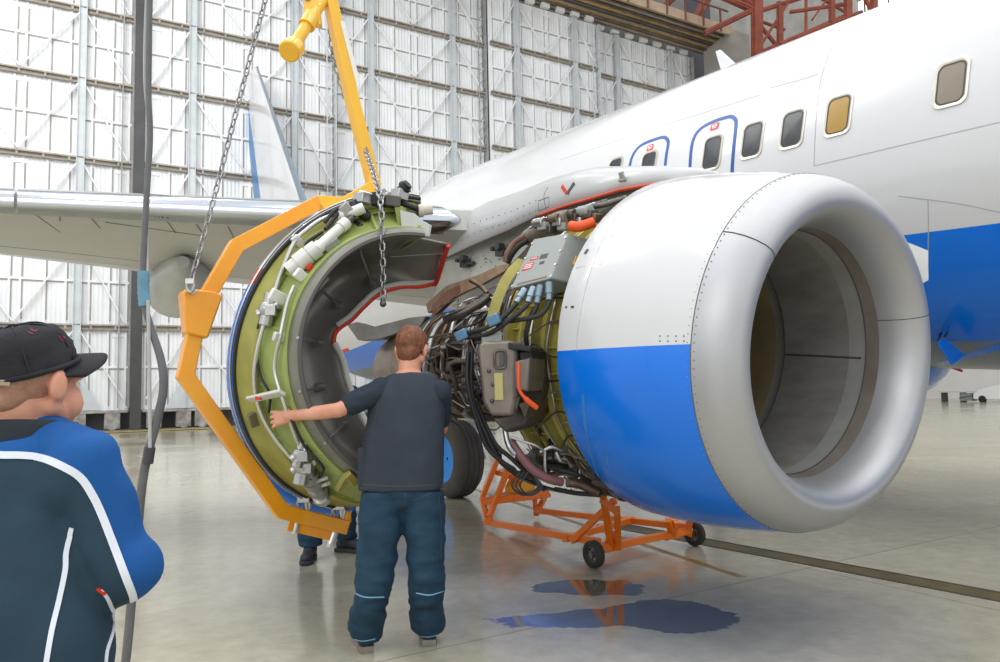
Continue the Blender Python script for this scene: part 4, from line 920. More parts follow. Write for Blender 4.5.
# middle and lower gearboxes
for (x, y), s_ in (((277, 313), 1.), ((311, 458), 1.15), ((308, 447), .8)):
    c = fp(x, y, .06); mb = MB(); mb.sphere(c, .055 * s_, 14, 10); mb.cyl(c - V(.02, 0, .09 * s_), c + V(.02, 0, .09 * s_), .04 * s_, 14); mb.cyl(c + V(.06 * s_, 0, .03), c - V(.06 * s_, 0, .03), .03, 12); mb.box(c + NO * .04, (.06, .05, .06)); build('gearbox', mb, M_STEEL, COWL, bevel=.004)
ccyl('actuator', (312, 462), (324, 484), .045, M_STEEL, .06, .06, collars=((.2, .06, .02), (.5, .058, .025), (.85, .055, .02)))
ccyl('actuator_rod', (324, 484), (328, 491), .045, M_TUBE, .06, .06, collars=((.5, .055, .012),))
for a_, b_ in (((321, 474), (331, 471)), ((323, 479), (333, 476))): ccyl('fitting', a_, b_, .012, M_ACT, .05, .05)
mb = MB(); [mb.beam(fp(p[0], p[1], .03), fp(q_[0], q_[1], .03), .04, .03, NO) for p, q_ in (((341, 484), (350, 470)), ((350, 470), (357, 478)))]; build('corner_frame', mb, M_OLIVE, COWL)
# drain-hole clusters
for cx, cy in ((253, 325), (248.5, 361), (248.7, 401), (263, 435.5)):
    mb = MB()
    for i in range(4):
        for j in range(4):
            x, y = cx + (i - 1.5) * 3.2 + (j - 1.5) * .4, cy + (j - 1.5) * 4.6 - (i - 1.5) * .6
            q = stick(KB, x, y, .002)
            if q is not None: mb.cyl(q + NO * .002, q - NO * .004, .0085, 8)
    build('drain_hole_cluster', mb, M_DARK, COWL, sharp=0)
m2 = MB()
for k in range(64):
    for t in (.45, .83):
        g = lerp(G0 + 2, G1 - 2, k / 63); m2.sphere(cr(t, g, 0, -.045), .006, 6, 4)
props(build('rivet_row', m2, mat('green_rivet', '#6d7a42', .5), COWL, sharp=0), kind='stuff')
# valve cluster at the top end
rng = random.Random(5)
for k in range(13):
    x, y = lerp(346, 398, k / 12) + rng.uniform(-3, 3), lerp(218, 207, k / 12) + rng.uniform(-7, 6); c = fp(x, y, .06 + .03 * rng.random()); mb = MB(); s_ = rng.uniform(.025, .045); d = nrm(V(rng.uniform(-1, 1), rng.uniform(-.4, .4), rng.uniform(-.6, .6)))
    if k % 2: mb.cyl(c - d * s_ * 2, c + d * s_ * 2, s_ * .8, 12); mb.cyl(c + d * s_ * .9, c + d * s_ * 1.5, s_ * 1.1, 12)
    else: mb.box(c, (s_ * 2.2, s_ * 1.5, s_ * 1.8), (d, nrm(np.cross(d, (0, 1, 0))), nrm(np.cross(d, np.cross(d, (0, 1, 0))))))
    build('valve', mb, [M_STEEL, M_ACT, M_DSTEEL, M_BLACK][k % 4], COWL, bevel=.004)
for px in ([(340, 236), (352, 226), (362, 219), (372, 212)], [(326, 232), (340, 222), (356, 211), (376, 203)], [(350, 221), (358, 208), (372, 204), (385, 204)], [(329, 240), (334, 229), (346, 215)]): ctube('black_hose', px, .012, M_BLACK, .08)
for pts, r, m in (([(385, 203, 4.85), (398, 203, 4.83), (410, 206, 4.83), (420, 210, 4.85)], .018, M_BLACK), ([(390, 208, 4.82), (402, 212, 4.8), (414, 214, 4.82), (421, 213, 4.85)], .016, M_BLACK), ([(375, 199, 4.9), (395, 198.5, 4.9), (412, 201, 4.9), (421, 202.5, 4.9)], .010, M_DSTEEL), ([(362, 206, 4.9), (380, 201, 4.88), (396, 201, 4.88)], .018, M_DSTEEL)):
    mb = MB(); mb.tube(smooth_path([at(*k) for k in pts], 5), r, 10); build('cable', mb, m, COWL)
mb = MB(); mb.cyl(at(420, 211, 4.84), at(432, 209.5, 4.86), .032, 14); mb.cyl(at(418, 211, 4.84), at(423, 211, 4.85), .04, 14); build('connector', mb, mat('beige_connector', '#c4beb0', .5), COWL)
mb = MB(); P = [(400, 210), (413, 213), (421, 220), (430, 225), (428, 236), (416, 234), (409, 229), (402, 230)]; mb.prism([at(x, y, 4.72 + (x - 400) * .003) for x, y in P], V(.01, .02, 0)); build('end_flap', mb, M_LGREY, COWL)
mb = MB(); mb.prism([at(x, y, 4.74) for x, y in ((394, 205), (402, 206), (406, 228), (399, 231))], V(.02, .08, 0)); build('end_bracket', mb, M_GREEN, COWL)
# fan duct: outer wall, core wall and upper bifurcation, red seal
Apts = [cr(1.04, lerp(G0, 88, k / 16)) for k in range(17)] + [at(405, 236.5, 4.70), at(425, 240, 4.76), at(448, 245, 4.84)]
Bpx = [(385, 452, 4.80), (374, 437, 4.82), (364, 420, 4.85), (356, 405, 4.88), (350, 390, 4.90), (345.5, 376, 4.92), (342.5, 362, 4.94), (339, 352, 4.95), (334, 344, 4.97), (335, 334, 4.99), (341, 327, 5.0), (352, 319.5, 5.02), (364, 307, 5.04), (380, 293.5, 5.07), (401, 287, 5.1), (420, 286.5, 5.16), (436, 283, 5.24)]
Bpts = [at(*k) for k in Bpx]
def resample(P, n):
    P = [V(p) for p in P]; d = [0]
    for a_, b_ in zip(P[:-1], P[1:]): d.append(d[-1] + np.linalg.norm(b_ - a_))
    return [V([np.interp(t, d, [p[i] for p in P]) for i in range(3)]) for t in np.linspace(0, d[-1], n)]
NN = 49; Ar = resample(smooth_path(Apts, 4), NN); Br = resample(smooth_path(Bpts, 4), NN)
rows = []
for i in range(NN):
    f_ = i / (NN - 1); dep = .95 * (1 if f_ < .72 else max(0.12, 1 - (f_ - .72) / .28)); M_ = lerp(Ar[i], Br[i], .42) - EX * dep + (lerp(Ar[i], Br[i], .5) - CO) * V(1, 1, 1) * .10
    rows.append([(1 - t) ** 2 * Ar[i] + 2 * t * (1 - t) * M_ + t * t * Br[i] for t in np.linspace(0, 1, 15)])
mb = MB(); mb.loft(rows, False, False)
M_DUCT = mat('acoustic_duct_grey', '#918e88', .40, metal=.35, col2='#78756f', vscale=3, spec=.4)
DUCT = build('fan_duct', mb, M_DUCT, COWL, sharp=0, fix=False, solid=.012)
mb = MB(); mb.tube(smooth_path(Br[int(NN * .42):] + [lerp(Br[-1], Ar[-1], .5), Ar[-1]], 3), .016, 8); build('red_seal', mb, M_RED, COWL)
mb = MB(); mb.tube(resample([p + V(.012, -.01, -.01) for p in Br[:int(NN * .5)]], 30), .022, 8); build('pale_seal', mb, mat('pale_seal', '#cfcdc8', .5), COWL)
mb = MB(); mb.tube(resample([p + V(-.012, -.012, .02) for p in Br[int(NN * .55):]], 40), .018, 8); build('edge_land', mb, M_LGREY, COWL)
DB = bvh_of(DUCT)
for a_, b_ in (((360, 250), (372, 284)), ((318, 287), (338, 306)), ((299, 338), (319, 343)), ((301, 391), (321, 387)), ((326, 442), (345, 424))):
    q = stick(DB, b_[0], b_[1], .02); q = q if q is not None else at(b_[0], b_[1], 5.)
    mb = MB(); mb.cyl(fp(a_[0], a_[1], .01), q, .009, 8); mb.sphere(q, .024, 12, 8); mb.cyl(q - V(.02, .02, 0), q + V(.02, .03, 0), .03, 12, .02); build('strut', mb, M_STEEL, COWL)
mb = MB()
for k in range(30):
    q = stick(DB, lerp(392, 446, k / 29), lerp(256.5, 253, k / 29), .001)
    if q is not None: mb.sphere(q, .005, 6, 4)
if mb.v: props(build('rivet_row', mb, M_LGREY, COWL, sharp=0), kind='stuff')
# translating sleeve showing under the rear
mb = MB(); mb.loft([[CO + nrm(V(-.36, .93, 0)) * l + (cr(0, g) - CO) * r for g in [lerp(-84, -38, k / 20) for k in range(21)]] for l, r in ((.25, 1.04), (.45, 1.13), (.75, 1.14), (1.0, 1.02))], False, False); build('translating_sleeve', mb, M_BLUE, COWL, sharp=0, fix=False, solid=.01)
# ------------------------------------------------------------------ yellow lifting frame, chains, hanging cable
M_YEL = mat('yellow_gloss_paint', '#f5a80e', .32, col2='#ee9a12', vscale=4, coat=.3)
M_YELL = mat('yellow_paint_light', '#f7bd2c', .32, var=.06, vscale=4, coat=.3)
HP = CO - EX * .22; HN = nrm(EX * V(1, 1, 0))
def hp(x, y): return hit(x, y, HP, HN)
def mitre(mb, path, w_, h_, nn, caps=True):
    """square tube along a path, mitred at its bends; w in the plane, h along nn"""
    P = [V(p) for p in path]; rings = []
    for i, p in enumerate(P):
        a = nrm(p - P[i - 1]) if i else nrm(P[1] - p); b = nrm(P[i + 1] - p) if i < len(P) - 1 else a
        t = nrm(a + b); sd = np.cross(nn, t); sd = nrm(sd); k = 1 / max(a @ t, .4); n2 = nrm(nn - t * (nn @ t))
        rings.append([p + sd * w_ / 2 * k * i_ + n2 * h_ / 2 * j_ for i_, j_ in ((-1, -1), (1, -1), (1, 1), (-1, 1))])
    return mb.loft(rings, True, caps)
base = floor_at(200, 520)
HO = thing('lifting_frame', 'yellow steel lifting frame with round counterweight, bent around the open cowl half', 'hoist', (hp(282, 512)[0], hp(282, 512)[1], .8))
mb = MB(); mitre(mb, [hp(318, 203), hp(236, 246), hp(199, 310), hp(185, 376), hp(281, 511), hp(314, 519.5), hp(346, 527)], .092, .09, HN); build('beam', mb, M_YEL, HO, sharp=30, bevel=.006)
mb = MB(); mitre(mb, [hp(317, 203), hp(342, 205), hp(372, 188)], .09, .09, HN); mitre(mb, [hp(368, 195), hp(373.5, 184), hp(352, 100), hp(328, -9)], .080, .085, HN); build('upright', mb, M_YELL, HO, sharp=30, bevel=.006)
top = hp(327, -7); cw = at(292, 49, np.linalg.norm(0) + proj(top)[2] - .25)
d = nrm(cw - top)
mb = MB(); mb.cyl(top - d * .05, cw, .040, 20); mb.cyl(lerp(top, cw, .42), lerp(top, cw, .60), .055, 20); build('counterweight_arm', mb, M_YELL, HO)
mb = MB(); ax = nrm(d * .55 + V(0, -.6, -.25)); mb.cyl(cw - ax * .05, cw + ax * .06, .072, 32); build('counterweight', mb, M_YELL, HO, bevel=.012)
ln = lerp(top, cw, .48)
mb = MB(); mb.prism([ln + V(-.05, 0, -.04), ln + V(.07, 0, -.04), ln + V(.05, 0, .12), ln + V(.02, 0, .18), ln + V(-.03, 0, .16), ln + V(-.05, 0, .1)], V(0, .05, 0)); build('lifting_lug', mb, M_YELL, HO, bevel=.006)
mb = MB(); c = ln + V(-.02, .02, .16); mb.tube([c + V(.035 * math.cos(t), 0, .05 + .05 * math.sin(t)) for t in [2 * math.pi * k / 14 for k in range(14)]], .012, 8, closed=True); mb.tube([c + V(0, .035 * math.cos(t), .14 + .05 * math.sin(t)) for t in [2 * math.pi * k / 14 for k in range(14)]], .012, 8, closed=True); build('shackle', mb, M_DARK, HO)
mb = MB(); mb.cyl(ln + V(-.02, -.02, .15), ln + V(-.02, .08, .15), .022, 12); build('lug_pin', mb, M_STEEL, HO)
# white label strip on the upright
mb = MB(); a_, b_ = hp(339.5, 24), hp(355, 84); dd = nrm(b_ - a_); sd = nrm(np.cross(HN, dd)); off = HN * .044; s0_ = sd * (.042 if sd[0] > 0 else -.042)
mb.prism([a_ - s0_ * .35 + off, a_ + s0_ * .45 + off, b_ + s0_ * .45 + off, b_ - s0_ * .35 + off], HN * .002); build('label_strip', mb, mat('white_strip', '#f1efe8', .5, var=.12, vscale=20), HO)
# gusset block with the chain bolt
mb = MB(); mb.prism([hp(x, y) - HN * -.075 for x, y in ((180, 294), (184, 289.5), (212, 292.5), (220, 297), (205, 339.5), (184, 334))], -HN * .15); build('chain_block', mb, M_YEL, HO, bevel=.012)
cb = hp(188, 292) + HN * .075
mb = MB(); mb.cyl(cb - HN * .01, cb + HN * .02, .022, 12); build('block_bolt', mb, M_STEEL, HO)
# lower end: open tube, hold-down fittings
e0 = hp(346, 527); e1 = nrm(e0 - hp(314, 519.5))
mb = MB(); mb.box(e0 + e1 * .002, (.006, .070, .070), (e1, np.cross(HN, e1), HN)); build('tube_opening', mb, mat('dark_tube_inside', '#3d3222', .7), HO)
mb = MB(); mb.box(e0 + e1 * .01 + HN * .0, (.02, .09, .010), (e1, np.cross(HN, e1), HN)); build('tube_web', mb, M_YEL, HO)
mb = MB(); c = hp(346, 519); mb.cyl(c - V(0, 0, .02), c + V(0, 0, .05), .035, 16); build('stop_block', mb, M_YEL, HO)
mb = MB(); mb.beam(hp(289, 520.5) - V(0, 0, .015), hp(333, 531) - V(0, 0, .015), .095, .02, HN); build('wear_plate', mb, M_YEL, HO)
for a_, b_, r in (((297, 522), (295, 532), .02), ((336, 529), (330.5, 545), .026)):
    mb = MB(); mb.cyl(hp(*a_), hp(*b_), r, 14); mb.cyl(hp(*b_) + V(0, 0, .012), hp(*b_) - V(0, 0, .008), r * 1.2, 14); build('clamp_screw', mb, M_TUBE, HO)
for x, y in ((304, 505), (339, 512)):
    mb = MB(); c = hp(x, y); mb.tube([c + V(.04 * math.cos(t), .0, .05 * math.sin(t)) for t in [2 * math.pi * k / 12 for k in range(12)]], .013, 8, closed=True); mb.cyl(c + V(.02, 0, -.07), c + V(.01, 0, .10), .022, 12); mb.box(c + V(.0, 0, .04), (.08, .05, .05)); build('clamp', mb, M_STEEL, HO, bevel=.004)

# chains made of real links
def chain(name, label, path, pitch=.042, wire=.0058, wd=.013, group=None):
    P = resample(smooth_path(path, 10), 400); L_ = sum(np.linalg.norm(b - a) for a, b in zip(P[:-1], P[1:])); n = int(L_ / pitch); Q = resample(P, n + 1)
    o = thing(name, label, 'chain', Q[-1], group); mb = MB()
    for i in range(n):
        a, b = Q[i], Q[i + 1]; t = nrm(b - a); s_ = nrm(np.cross(t, (0.3, 1, 0))); s2 = np.cross(t, s_); sd = s_ if i % 2 else s2; c = (a + b) / 2; hl = pitch * .5 + wire - wd * .3
        ring = [c + t * (hl * math.copysign(1, math.cos(q_)) * .55 + hl * .45 * math.cos(q_)) + sd * wd * math.sin(q_) for q_ in [2 * math.pi * k / 10 for k in range(10)]]
        mb.tube(ring, wire, 5, closed=True)
    build('links', mb, mat('galvanised_chain', '#a5a5a8', .3, metal=.9, var=.2, vscale=20) if 'galvanised_chain' not in bpy.data.materials else bpy.data.materials['galvanised_chain'], o, sharp=0)
    return o, Q
zt = proj(cb)[2]
ch1, Q1 = chain('hoist_chain', 'galvanised hoist chain rising from the yellow plate, left of the tail fin', [at(275, -40, zt + .1), at(262, 12, zt + .08), at(238, 104, zt + .04), at(212, 205, zt - .02), at(190.5, 283, zt - .06)], pitch=.046, wire=.006, wd=.0145, group='hoist chains')
mb = MB(); mb.tube([Q1[-1] + V(.022 * math.cos(t), 0, -.02 + .035 * math.sin(t)) for t in [2 * math.pi * k / 12 for k in range(12)]], .008, 8, closed=True); mb.box(Q1[-1] + V(0, 0, .01), (.05, .03, .03)); build('shackle', mb, M_STEEL, ch1)
zu = proj(top)[2]
ch2, Q2 = chain('hoist_chain', 'long galvanised chain hanging behind the yellow upright and down over the open cowl', [at(322, -30, zu + .12), at(329, 16, zu + .10), at(332, 50, zu + .10), at(338, 74, zu + .10), at(350, 112, zu + .10), at(364, 146, zu + .08), at(375.5, 180, 4.75), at(381, 205, 4.52), at(382, 240, 4.50), at(383, 270, 4.50), at(383, 298, 4.50)], pitch=.046, wire=.0065, wd=.016, group='hoist chains')
mb = MB(); c = Q2[-1]; mb.cyl(c, c - V(0, 0, .03), .014, 10); mb.sphere(c - V(0, 0, .035), .02, 10, 8); build('end_hook', mb, M_DSTEEL, ch2)

# hanging hose with tape and tie line
zc = 3.4
HC = thing('hanging_hose', 'black rubber hose hanging from above at the left, bound with blue tape', 'hose', floor_at(128, 662) * V(1, 1, 0) + V(0, 0, .0))
path = [at(149.5, -120, zc), at(149.5, 0, zc), at(148.5, 90, zc), at(150, 135, zc), at(147, 190, zc), at(143.5, 260, zc), at(144, 300, zc), at(150, 325, zc), at(161, 360, zc), at(163.5, 388, zc), at(157, 420, zc), at(148, 453, zc), at(142.5, 482, zc), at(139, 515, zc), at(134, 570, zc), at(128, 640, zc), at(122, 690, zc), at(118, 700, zc)]
mb = MB(); hp_ = smooth_path(path, 6); mb.tube(hp_, list(np.interp(np.linspace(0, 1, len(hp_)), [0, .35, .5, .65, 1], [.0125, .0135, .0185, .0195, .0195])), 14); build('hose', mb, mat('dark_hose', '#6a6a6d', .45, var=.18, vscale=10), HC, sharp=60)
mb = MB(); mb.tube(smooth_path([at(143.7, 271, zc), at(143.5, 290, zc), at(144.8, 306, zc)], 6), [.024 + .002 * (k % 2) for k in range(13)], 14); build('blue_tape', mb, mat('blue_tape', '#6d9fb8', .55, var=.25, vscale=14), HC)
mb = MB(); mb.tube([at(148, 300, zc - .02), at(149.3, 360, zc - .02), at(150, 420, zc - .02), at(150, 452, zc - .02)], .008, 8); build('tie_line', mb, mat('grey_line', '#b5b6b6', .5), HC)
mb = MB(); mb.tube(smooth_path([at(152, -120, zc + .03), at(144.5, 60, zc + .03), at(149, 130, zc + .03), at(146.5, 205, zc + .02), at(147.5, 300, zc)], 6), .007, 8); build('tie_line', mb, bpy.data.materials['grey_line'], HC)
mb = MB(); mb.cyl(at(150, 447, zc - .01), at(147.5, 463, zc - .01), .024, 14); build('hose_coupling', mb, M_DARK, HC)

# ------------------------------------------------------------------ orange maintenance stand
M_ORG = mat('orange_stand_paint', '#ff7f04', .38, var=.08, vscale=5, coat=.2)
L1, L2, W1, W2 = floor_at(486, 528), floor_at(536, 519), floor_at(594, 568), floor_at(695, 546)
ST = thing('maintenance_stand', 'orange tubular maintenance stand with steps, on black rubber wheels under the engine', 'stand', (L1 + W2) / 2)
def up(p, z): return V(p[0], p[1], z)
def bars(name, segs, w_=.055, parent=ST):
    mb = MB()
    for a, b in segs: mb.beam(a, b, w_, w_)
    return build(name, mb, M_ORG, parent, bevel=.005)
fz = .13
dl = nrm(L2 - L1); dw = nrm(W2 - W1)
W1i, W2i = W1 + dw * .06, W2 - dw * .06
for a, b in ((up(L1, .06), up(W1i, .19)), (up(L2, .09), up(W2i, .17)), (up(W1i, .14), up(W2i, .14)), (up(lerp(L1, W1, .78), .15), up(lerp(L2, W2, .66), .15))): bars('base_rail', [(a, b)])
# trestles near the wheels
T1, T2 = lerp(W1, W2, .16), lerp(W1, W2, .76)
m1 = lerp(up(W1, .15), up(L1, .15), .16)
for a, b in ((up(T1, .12), at(603, 494, 5.75)), (up(T1, .12) + V(.06, .02, 0), at(617, 508, 5.75)), (m1, at(615, 500, 5.9)), (up(T2, .13), at(668, 520, 6.3)), (up(T2, .13), at(676, 521, 6.35)), (up(lerp(W1, W2, .93), .14), at(690, 518, 6.45))): bars('trestle_post', [(a, b)], .05)
bars('trestle_bar', [(at(601, 500, 5.75), at(618, 514, 5.75))], .045)
mb = MB(); mb.prism([up(T1, .10) - dw * .1, up(T1, .10) + dw * .1, up(T1, .26) + dw * .04, up(T1, .26) - dw * .04], np.cross(dw, (0, 0, 1)) * .02); build('gusset', mb, M_ORG, ST)
mb = MB(); mb.prism([up(T2, .10) - dw * .1, up(T2, .10) + dw * .1, up(T2, .24) + dw * .04, up(T2, .24) - dw * .04], np.cross(dw, (0, 0, 1)) * .02); build('gusset', mb, M_ORG, ST)
# steps
for s_, tp in ((0, at(498, 458, 7.85)), (.35, at(509, 467, 7.75))):
    b0 = up(lerp(L1, W1, .02 + s_ * .12), .06); mid = at(482, 498, 7.75) if s_ == 0 else at(489, 517, 7.55)
    bars('step_stringer', [(b0, up(b0, .10)), (up(b0, .08), mid) if s_ == 0 else (up(b0, .06), mid), (mid, tp)], .05)
bars('step_stringer', [(up(L2, .05), at(534, 490, 8.5)), (up(L2, .05), at(545, 497, 8.4))], .05)
mb = MB(); mb.prism([at(495, 470, 7.85), at(519, 477, 7.7), at(527, 474, 8.0), at(503, 468, 8.15)], V(0, 0, -.05)); build('step_tread', mb, M_ORG, ST, bevel=.004)
q4 = [at(484, 500, 7.7), at(513, 496.5, 7.55), at(549, 492.5, 8.2), at(520, 489, 8.55)]
mb = MB()
for k in range(14): t = k / 13; mb.beam(lerp(q4[0], q4[3], t), lerp(q4[1], q4[2], t), .012, .03)
for k in range(5): t = k / 4; mb.beam(lerp(q4[0], q4[1], t), lerp(q4[3], q4[2], t), .014, .035)
build('step_grating', mb, M_ORG, ST)
bars('grating_frame', [(q4[0] - V(0, 0, .03), q4[1] - V(0, 0, .03)), (q4[1] - V(0, 0, .03), q4[2] - V(0, 0, .03)), (q4[2] - V(0, 0, .03), q4[3] - V(0, 0, .03)), (q4[3] - V(0, 0, .03), q4[0] - V(0, 0, .03))], .045)
M_WHL = mat('black_wheel_rubber', '#35332f', .6, var=.25, vscale=12)
for Wp in (W1, W2):
    ax = dw; c = up(Wp, .105); mb = MB(); mb.rev(c, ax, (0, 0, 1), [(-.028, .06), (-.03, .085), (-.02, .104), (.02, .104), (.03, .085), (.028, .06), (-.028, .06)], n=32); wh = build('wheel', mb, M_WHL, ST)
    mb = MB(); mb.cyl(c - ax * .035, c + ax * .035, .022, 14); mb.rev(c, ax, (0, 0, 1), [(-.02, .052), (.02, .052), (.02, .066), (-.02, .066), (-.02, .052)], n=28)
    for k in range(5):
        a = 2 * math.pi * k / 5; u_ = V(0, 0, 1) * math.cos(a) + np.cross(ax, (0, 0, 1)) * math.sin(a); mb.beam(c + u_ * .02, c + u_ * .055, .02, .018, ax)
    build('wheel_hub', mb, mat('grey_hub', '#77726a', .45, metal=.4, var=.2) if 'grey_hub' not in bpy.data.materials else bpy.data.materials['grey_hub'], wh)
    mb = MB(); mb.beam(c + ax * .05 * (1 if Wp is W1 else -1), c + ax * .12 * (1 if Wp is W1 else -1) + V(0, 0, .03), .03, .05); build('axle_bracket', mb, M_ORG, ST)
# yellow case on the grating
g0 = lerp(lerp(q4[0], q4[1], .62), lerp(q4[3], q4[2], .62), .50) + V(0, 0, .03)
YC = thing('tool_case', 'small yellow tool case lying on the orange step grating', 'tool case', g0)
a1, a2 = nrm((q4[2] - q4[1]) * V(1, 1, 0)), nrm((q4[0] - q4[1]) * V(1, 1, 0))
mb = MB(); mb.prism([g0 + a1 * x + V(0, 0, z) - a2 * .09 for x, z in ((-.17, 0), (.17, 0), (.17, .06), (.08, .15), (-.05, .16), (-.17, .07))], a2 * .18); build('case_body', mb, mat('tool_case_yellow', '#f0b31a', .4, var=.1), YC, bevel=.012)
mb = MB(); mb.tube(smooth_path([g0 + a1 * x + V(0, 0, z) for x, z in ((-.06, .15), (-.05, .2), (.05, .2), (.07, .15))], 4), .012, 8); build('handle', mb, M_BLACK, YC)
# ------------------------------------------------------------------ people
M_SKIN = mat('skin', '#dba288', .5, col2='#cf8f76', vscale=9, spec=.35)
M_EYE = mat('eye_white', '#e9e6e0', .2)
def frame_of(face, tilt=0., lean=0.):
    y = nrm(V(face[0], face[1], tilt)); x = nrm(np.cross(y, (0, 0, 1))); z = np.cross(x, y)
    if lean: z = nrm(z + x * lean); x = np.cross(y, z)
    return x, y, z
def head_shapes(mb, c, fr, s=1.0, neck=None):
    x, y, z = fr; P = lambda a, b, d: c + (x * a + y * b + z * d) * s
    mb.sphere(P(0, -.014, .030), [q * s for q in (.077, .098, .090)], 24, 16, fr)
    mb.sphere(P(0, .020, -.020), [q * s for q in (.066, .074, .090)], 20, 14, fr)
    mb.sphere(P(0, .046, -.082), [q * s for q in (.044, .042, .032)], 16, 10, fr)
    for k in (-1, 1):
        mb.cap(P(k * .058, .0, -.055), P(k * .030, .058, -.088), .024 * s, .022 * s, 10)
        mb.sphere(P(k * .040, .066, -.028), [q * s for q in (.024, .022, .022)], 12, 8, fr)
        mb.sphere(P(k * .082, -.006, -.008), [q * s for q in (.013, .024, .037)], 12, 8, fr)
        mb.sphere(P(k * .079, .006, -.034), [q * s for q in (.009, .012, .012)], 10, 6, fr)
        mb.cap(P(k * .014, .092, .016), P(k * .050, .080, .016), .011 * s, .010 * s, 8)
        mb.sphere(P(k * .011, .104, -.032), [.009 * s] * 3, 8, 6)
    mb.cap(P(0, .094, .010), P(0, .112, -.026), .010 * s, .014 * s, 10)
    mb.cap(P(-.020, .088, -.060), P(.020, .088, -.060), .008 * s, .008 * s, 8); mb.cap(P(-.017, .087, -.068), P(.017, .087, -.068), .009 * s, .009 * s, 8)
    if neck is not None: mb.cap(P(0, -.022, -.05), neck, .058 * s, .064 * s, 16)
def eyes(c, fr, par, s=1.0):
    x, y, z = fr
    for k in (-1, 1):
        mb = MB(); e = c + (x * k * .031 + y * .081 + z * -.004) * s; mb.sphere(e, .0125 * s, 14, 10); mb.mi = 1; mb.sphere(e + y * .007 * s, .0068 * s, 10, 8); build('eye', mb, [M_EYE, M_DARK], par)
def hand_shapes(mb, wrist, d, n, thumb_up, curl=(.5, .9, .8), s=1.0):
    """palm and five bent fingers: d towards the fingers, n out of the palm, thumb on the thumb_up side"""
    d = nrm(d); n = nrm(n - d * (n @ d)); u = nrm(np.cross(n, d)); u = u if u @ thumb_up > 0 else -u
    mb.cap(wrist - d * .03 * s, wrist + d * .02 * s, .029 * s, .029 * s, 12)
    for k in (-1.2, -.4, .4, 1.2): mb.cap(wrist + d * .015 * s + u * k * .012 * s, wrist + d * .088 * s + u * k * .0195 * s - n * .002, .018 * s, .0145 * s, 10)
    for k, L_ in ((1.5, .080), (.5, .090), (-.5, .084), (-1.5, .066)):
        p = wrist + d * .090 * s + u * k * .0208 * s; a = curl[0]; q = nrm(d + u * k * .10)
        for i, w_ in enumerate((.44, .32, .26)):
            dirn = nrm(q * math.cos(a) + n * math.sin(a)); e = p + dirn * L_ * w_ * s; mb.cap(p, e, (.0092 - .0009 * i) * s, (.0086 - .0009 * i) * s, 9); p = e
            if i < 2: a += curl[i + 1]
    p = wrist + d * .028 * s + u * .026 * s; b = nrm(d * .6 + u * .62 + n * .4); mb.cap(wrist + d * .015 * s + u * .014 * s, p + b * .02 * s, .019 * s, .014 * s, 10)
    e = p + b * .045 * s; mb.cap(p, e, .0125 * s, .011 * s, 9); b2 = nrm(d * .8 + u * .15 + n * .65); mb.cap(e, e + b2 * .030 * s, .0108 * s, .0092 * s, 9)
def folds(amp=.006, freq=9, sx=(1, 1, 2.2)):
    def f(co, n):
        p = Vector((co.x * sx[0] * freq, co.y * sx[1] * freq, co.z * sx[2] * freq))
        return amp * (noise.noise(p) * .7 + noise.noise(p * 2.1 + Vector((3, 1, 7))) * .35)
    return f
def leg_tube(mb, hip, knee, hem, r0, r1, r2, n=20):
    P = smooth_path([hip, lerp(hip, knee, .5), knee, lerp(knee, hem, .5), hem], 5); rr = np.interp(np.linspace(0, 1, len(P)), [0, .28, .5, .62, .85, 1], [r0, (r0 + r1) / 2, r1, r1 * .95, (r1 + r2) / 2, r2])
    mb.tube(P, list(rr), n)
def boot(name, ankle, toe_dir, m, msole, par, s=1.0):
    y = nrm(V(toe_dir[0], toe_dir[1], 0)); x = V(y[1], -y[0], 0); z = V(0, 0, 1); g = V(ankle[0], ankle[1], 0); P = lambda a, b, c: g + (x * a + y * b + z * c) * s
    mb = MB(); mb.cap(P(0, 0, .17), P(0, -.005, .07), .050 * s, .050 * s, 14); mb.sphere(P(0, -.03, .062), [.042 * s, .05 * s, .048 * s], 14, 10, (x, y, z)); mb.cap(P(0, .02, .085), P(0, .12, .058), .048 * s, .040 * s, 14); mb.sphere(P(0, .155, .05), [.047 * s, .062 * s, .038 * s], 14, 10, (x, y, z))
    b = blob(name, mb, m, par, .009, 4)
    so = MB(); outl = [(-.036, -.075), (.036, -.075), (.043, -.03), (.036, .04), (.050, .12), (.046, .18), (.022, .218), (-.022, .218), (-.046, .18), (-.050, .12), (-.036, .04), (-.043, -.03)]
    so.loft([[P(a * k, c * k, z_) for a, c in outl] for z_, k in ((0.001, 1.0), (.024, 1.04), (.034, .98))]); build('sole', so, msole, b, sharp=50)
    return b
M_NAVY = mat('navy_work_trousers', '#29475c', .72, col2='#1d3547', vscale=5, bump=.15, bscale=120, spec=.25)
M_VEST = mat('slate_vest', '#3d444d', .75, col2='#343b44', vscale=4, bump=.15, bscale=140, spec=.2)
M_TEE = mat('dark_tee', '#323b45', .8, col2='#2a333d', vscale=5, spec=.2)
M_BOOT = mat('dark_boot', '#33363b', .6, var=.3, vscale=12)
M_SOLE = mat('worn_boot_sole', '#8d857c', .7, var=.3, vscale=14)
M_PIPE = mat('pale_blue_piping', '#7fb0cf', .6)
M_HAIR = mat('red_brown_hair', '#8a5436', .6, col2='#5f3722', vscale=30, bump=.7, bscale=160, stretch=(1, 1, .35))

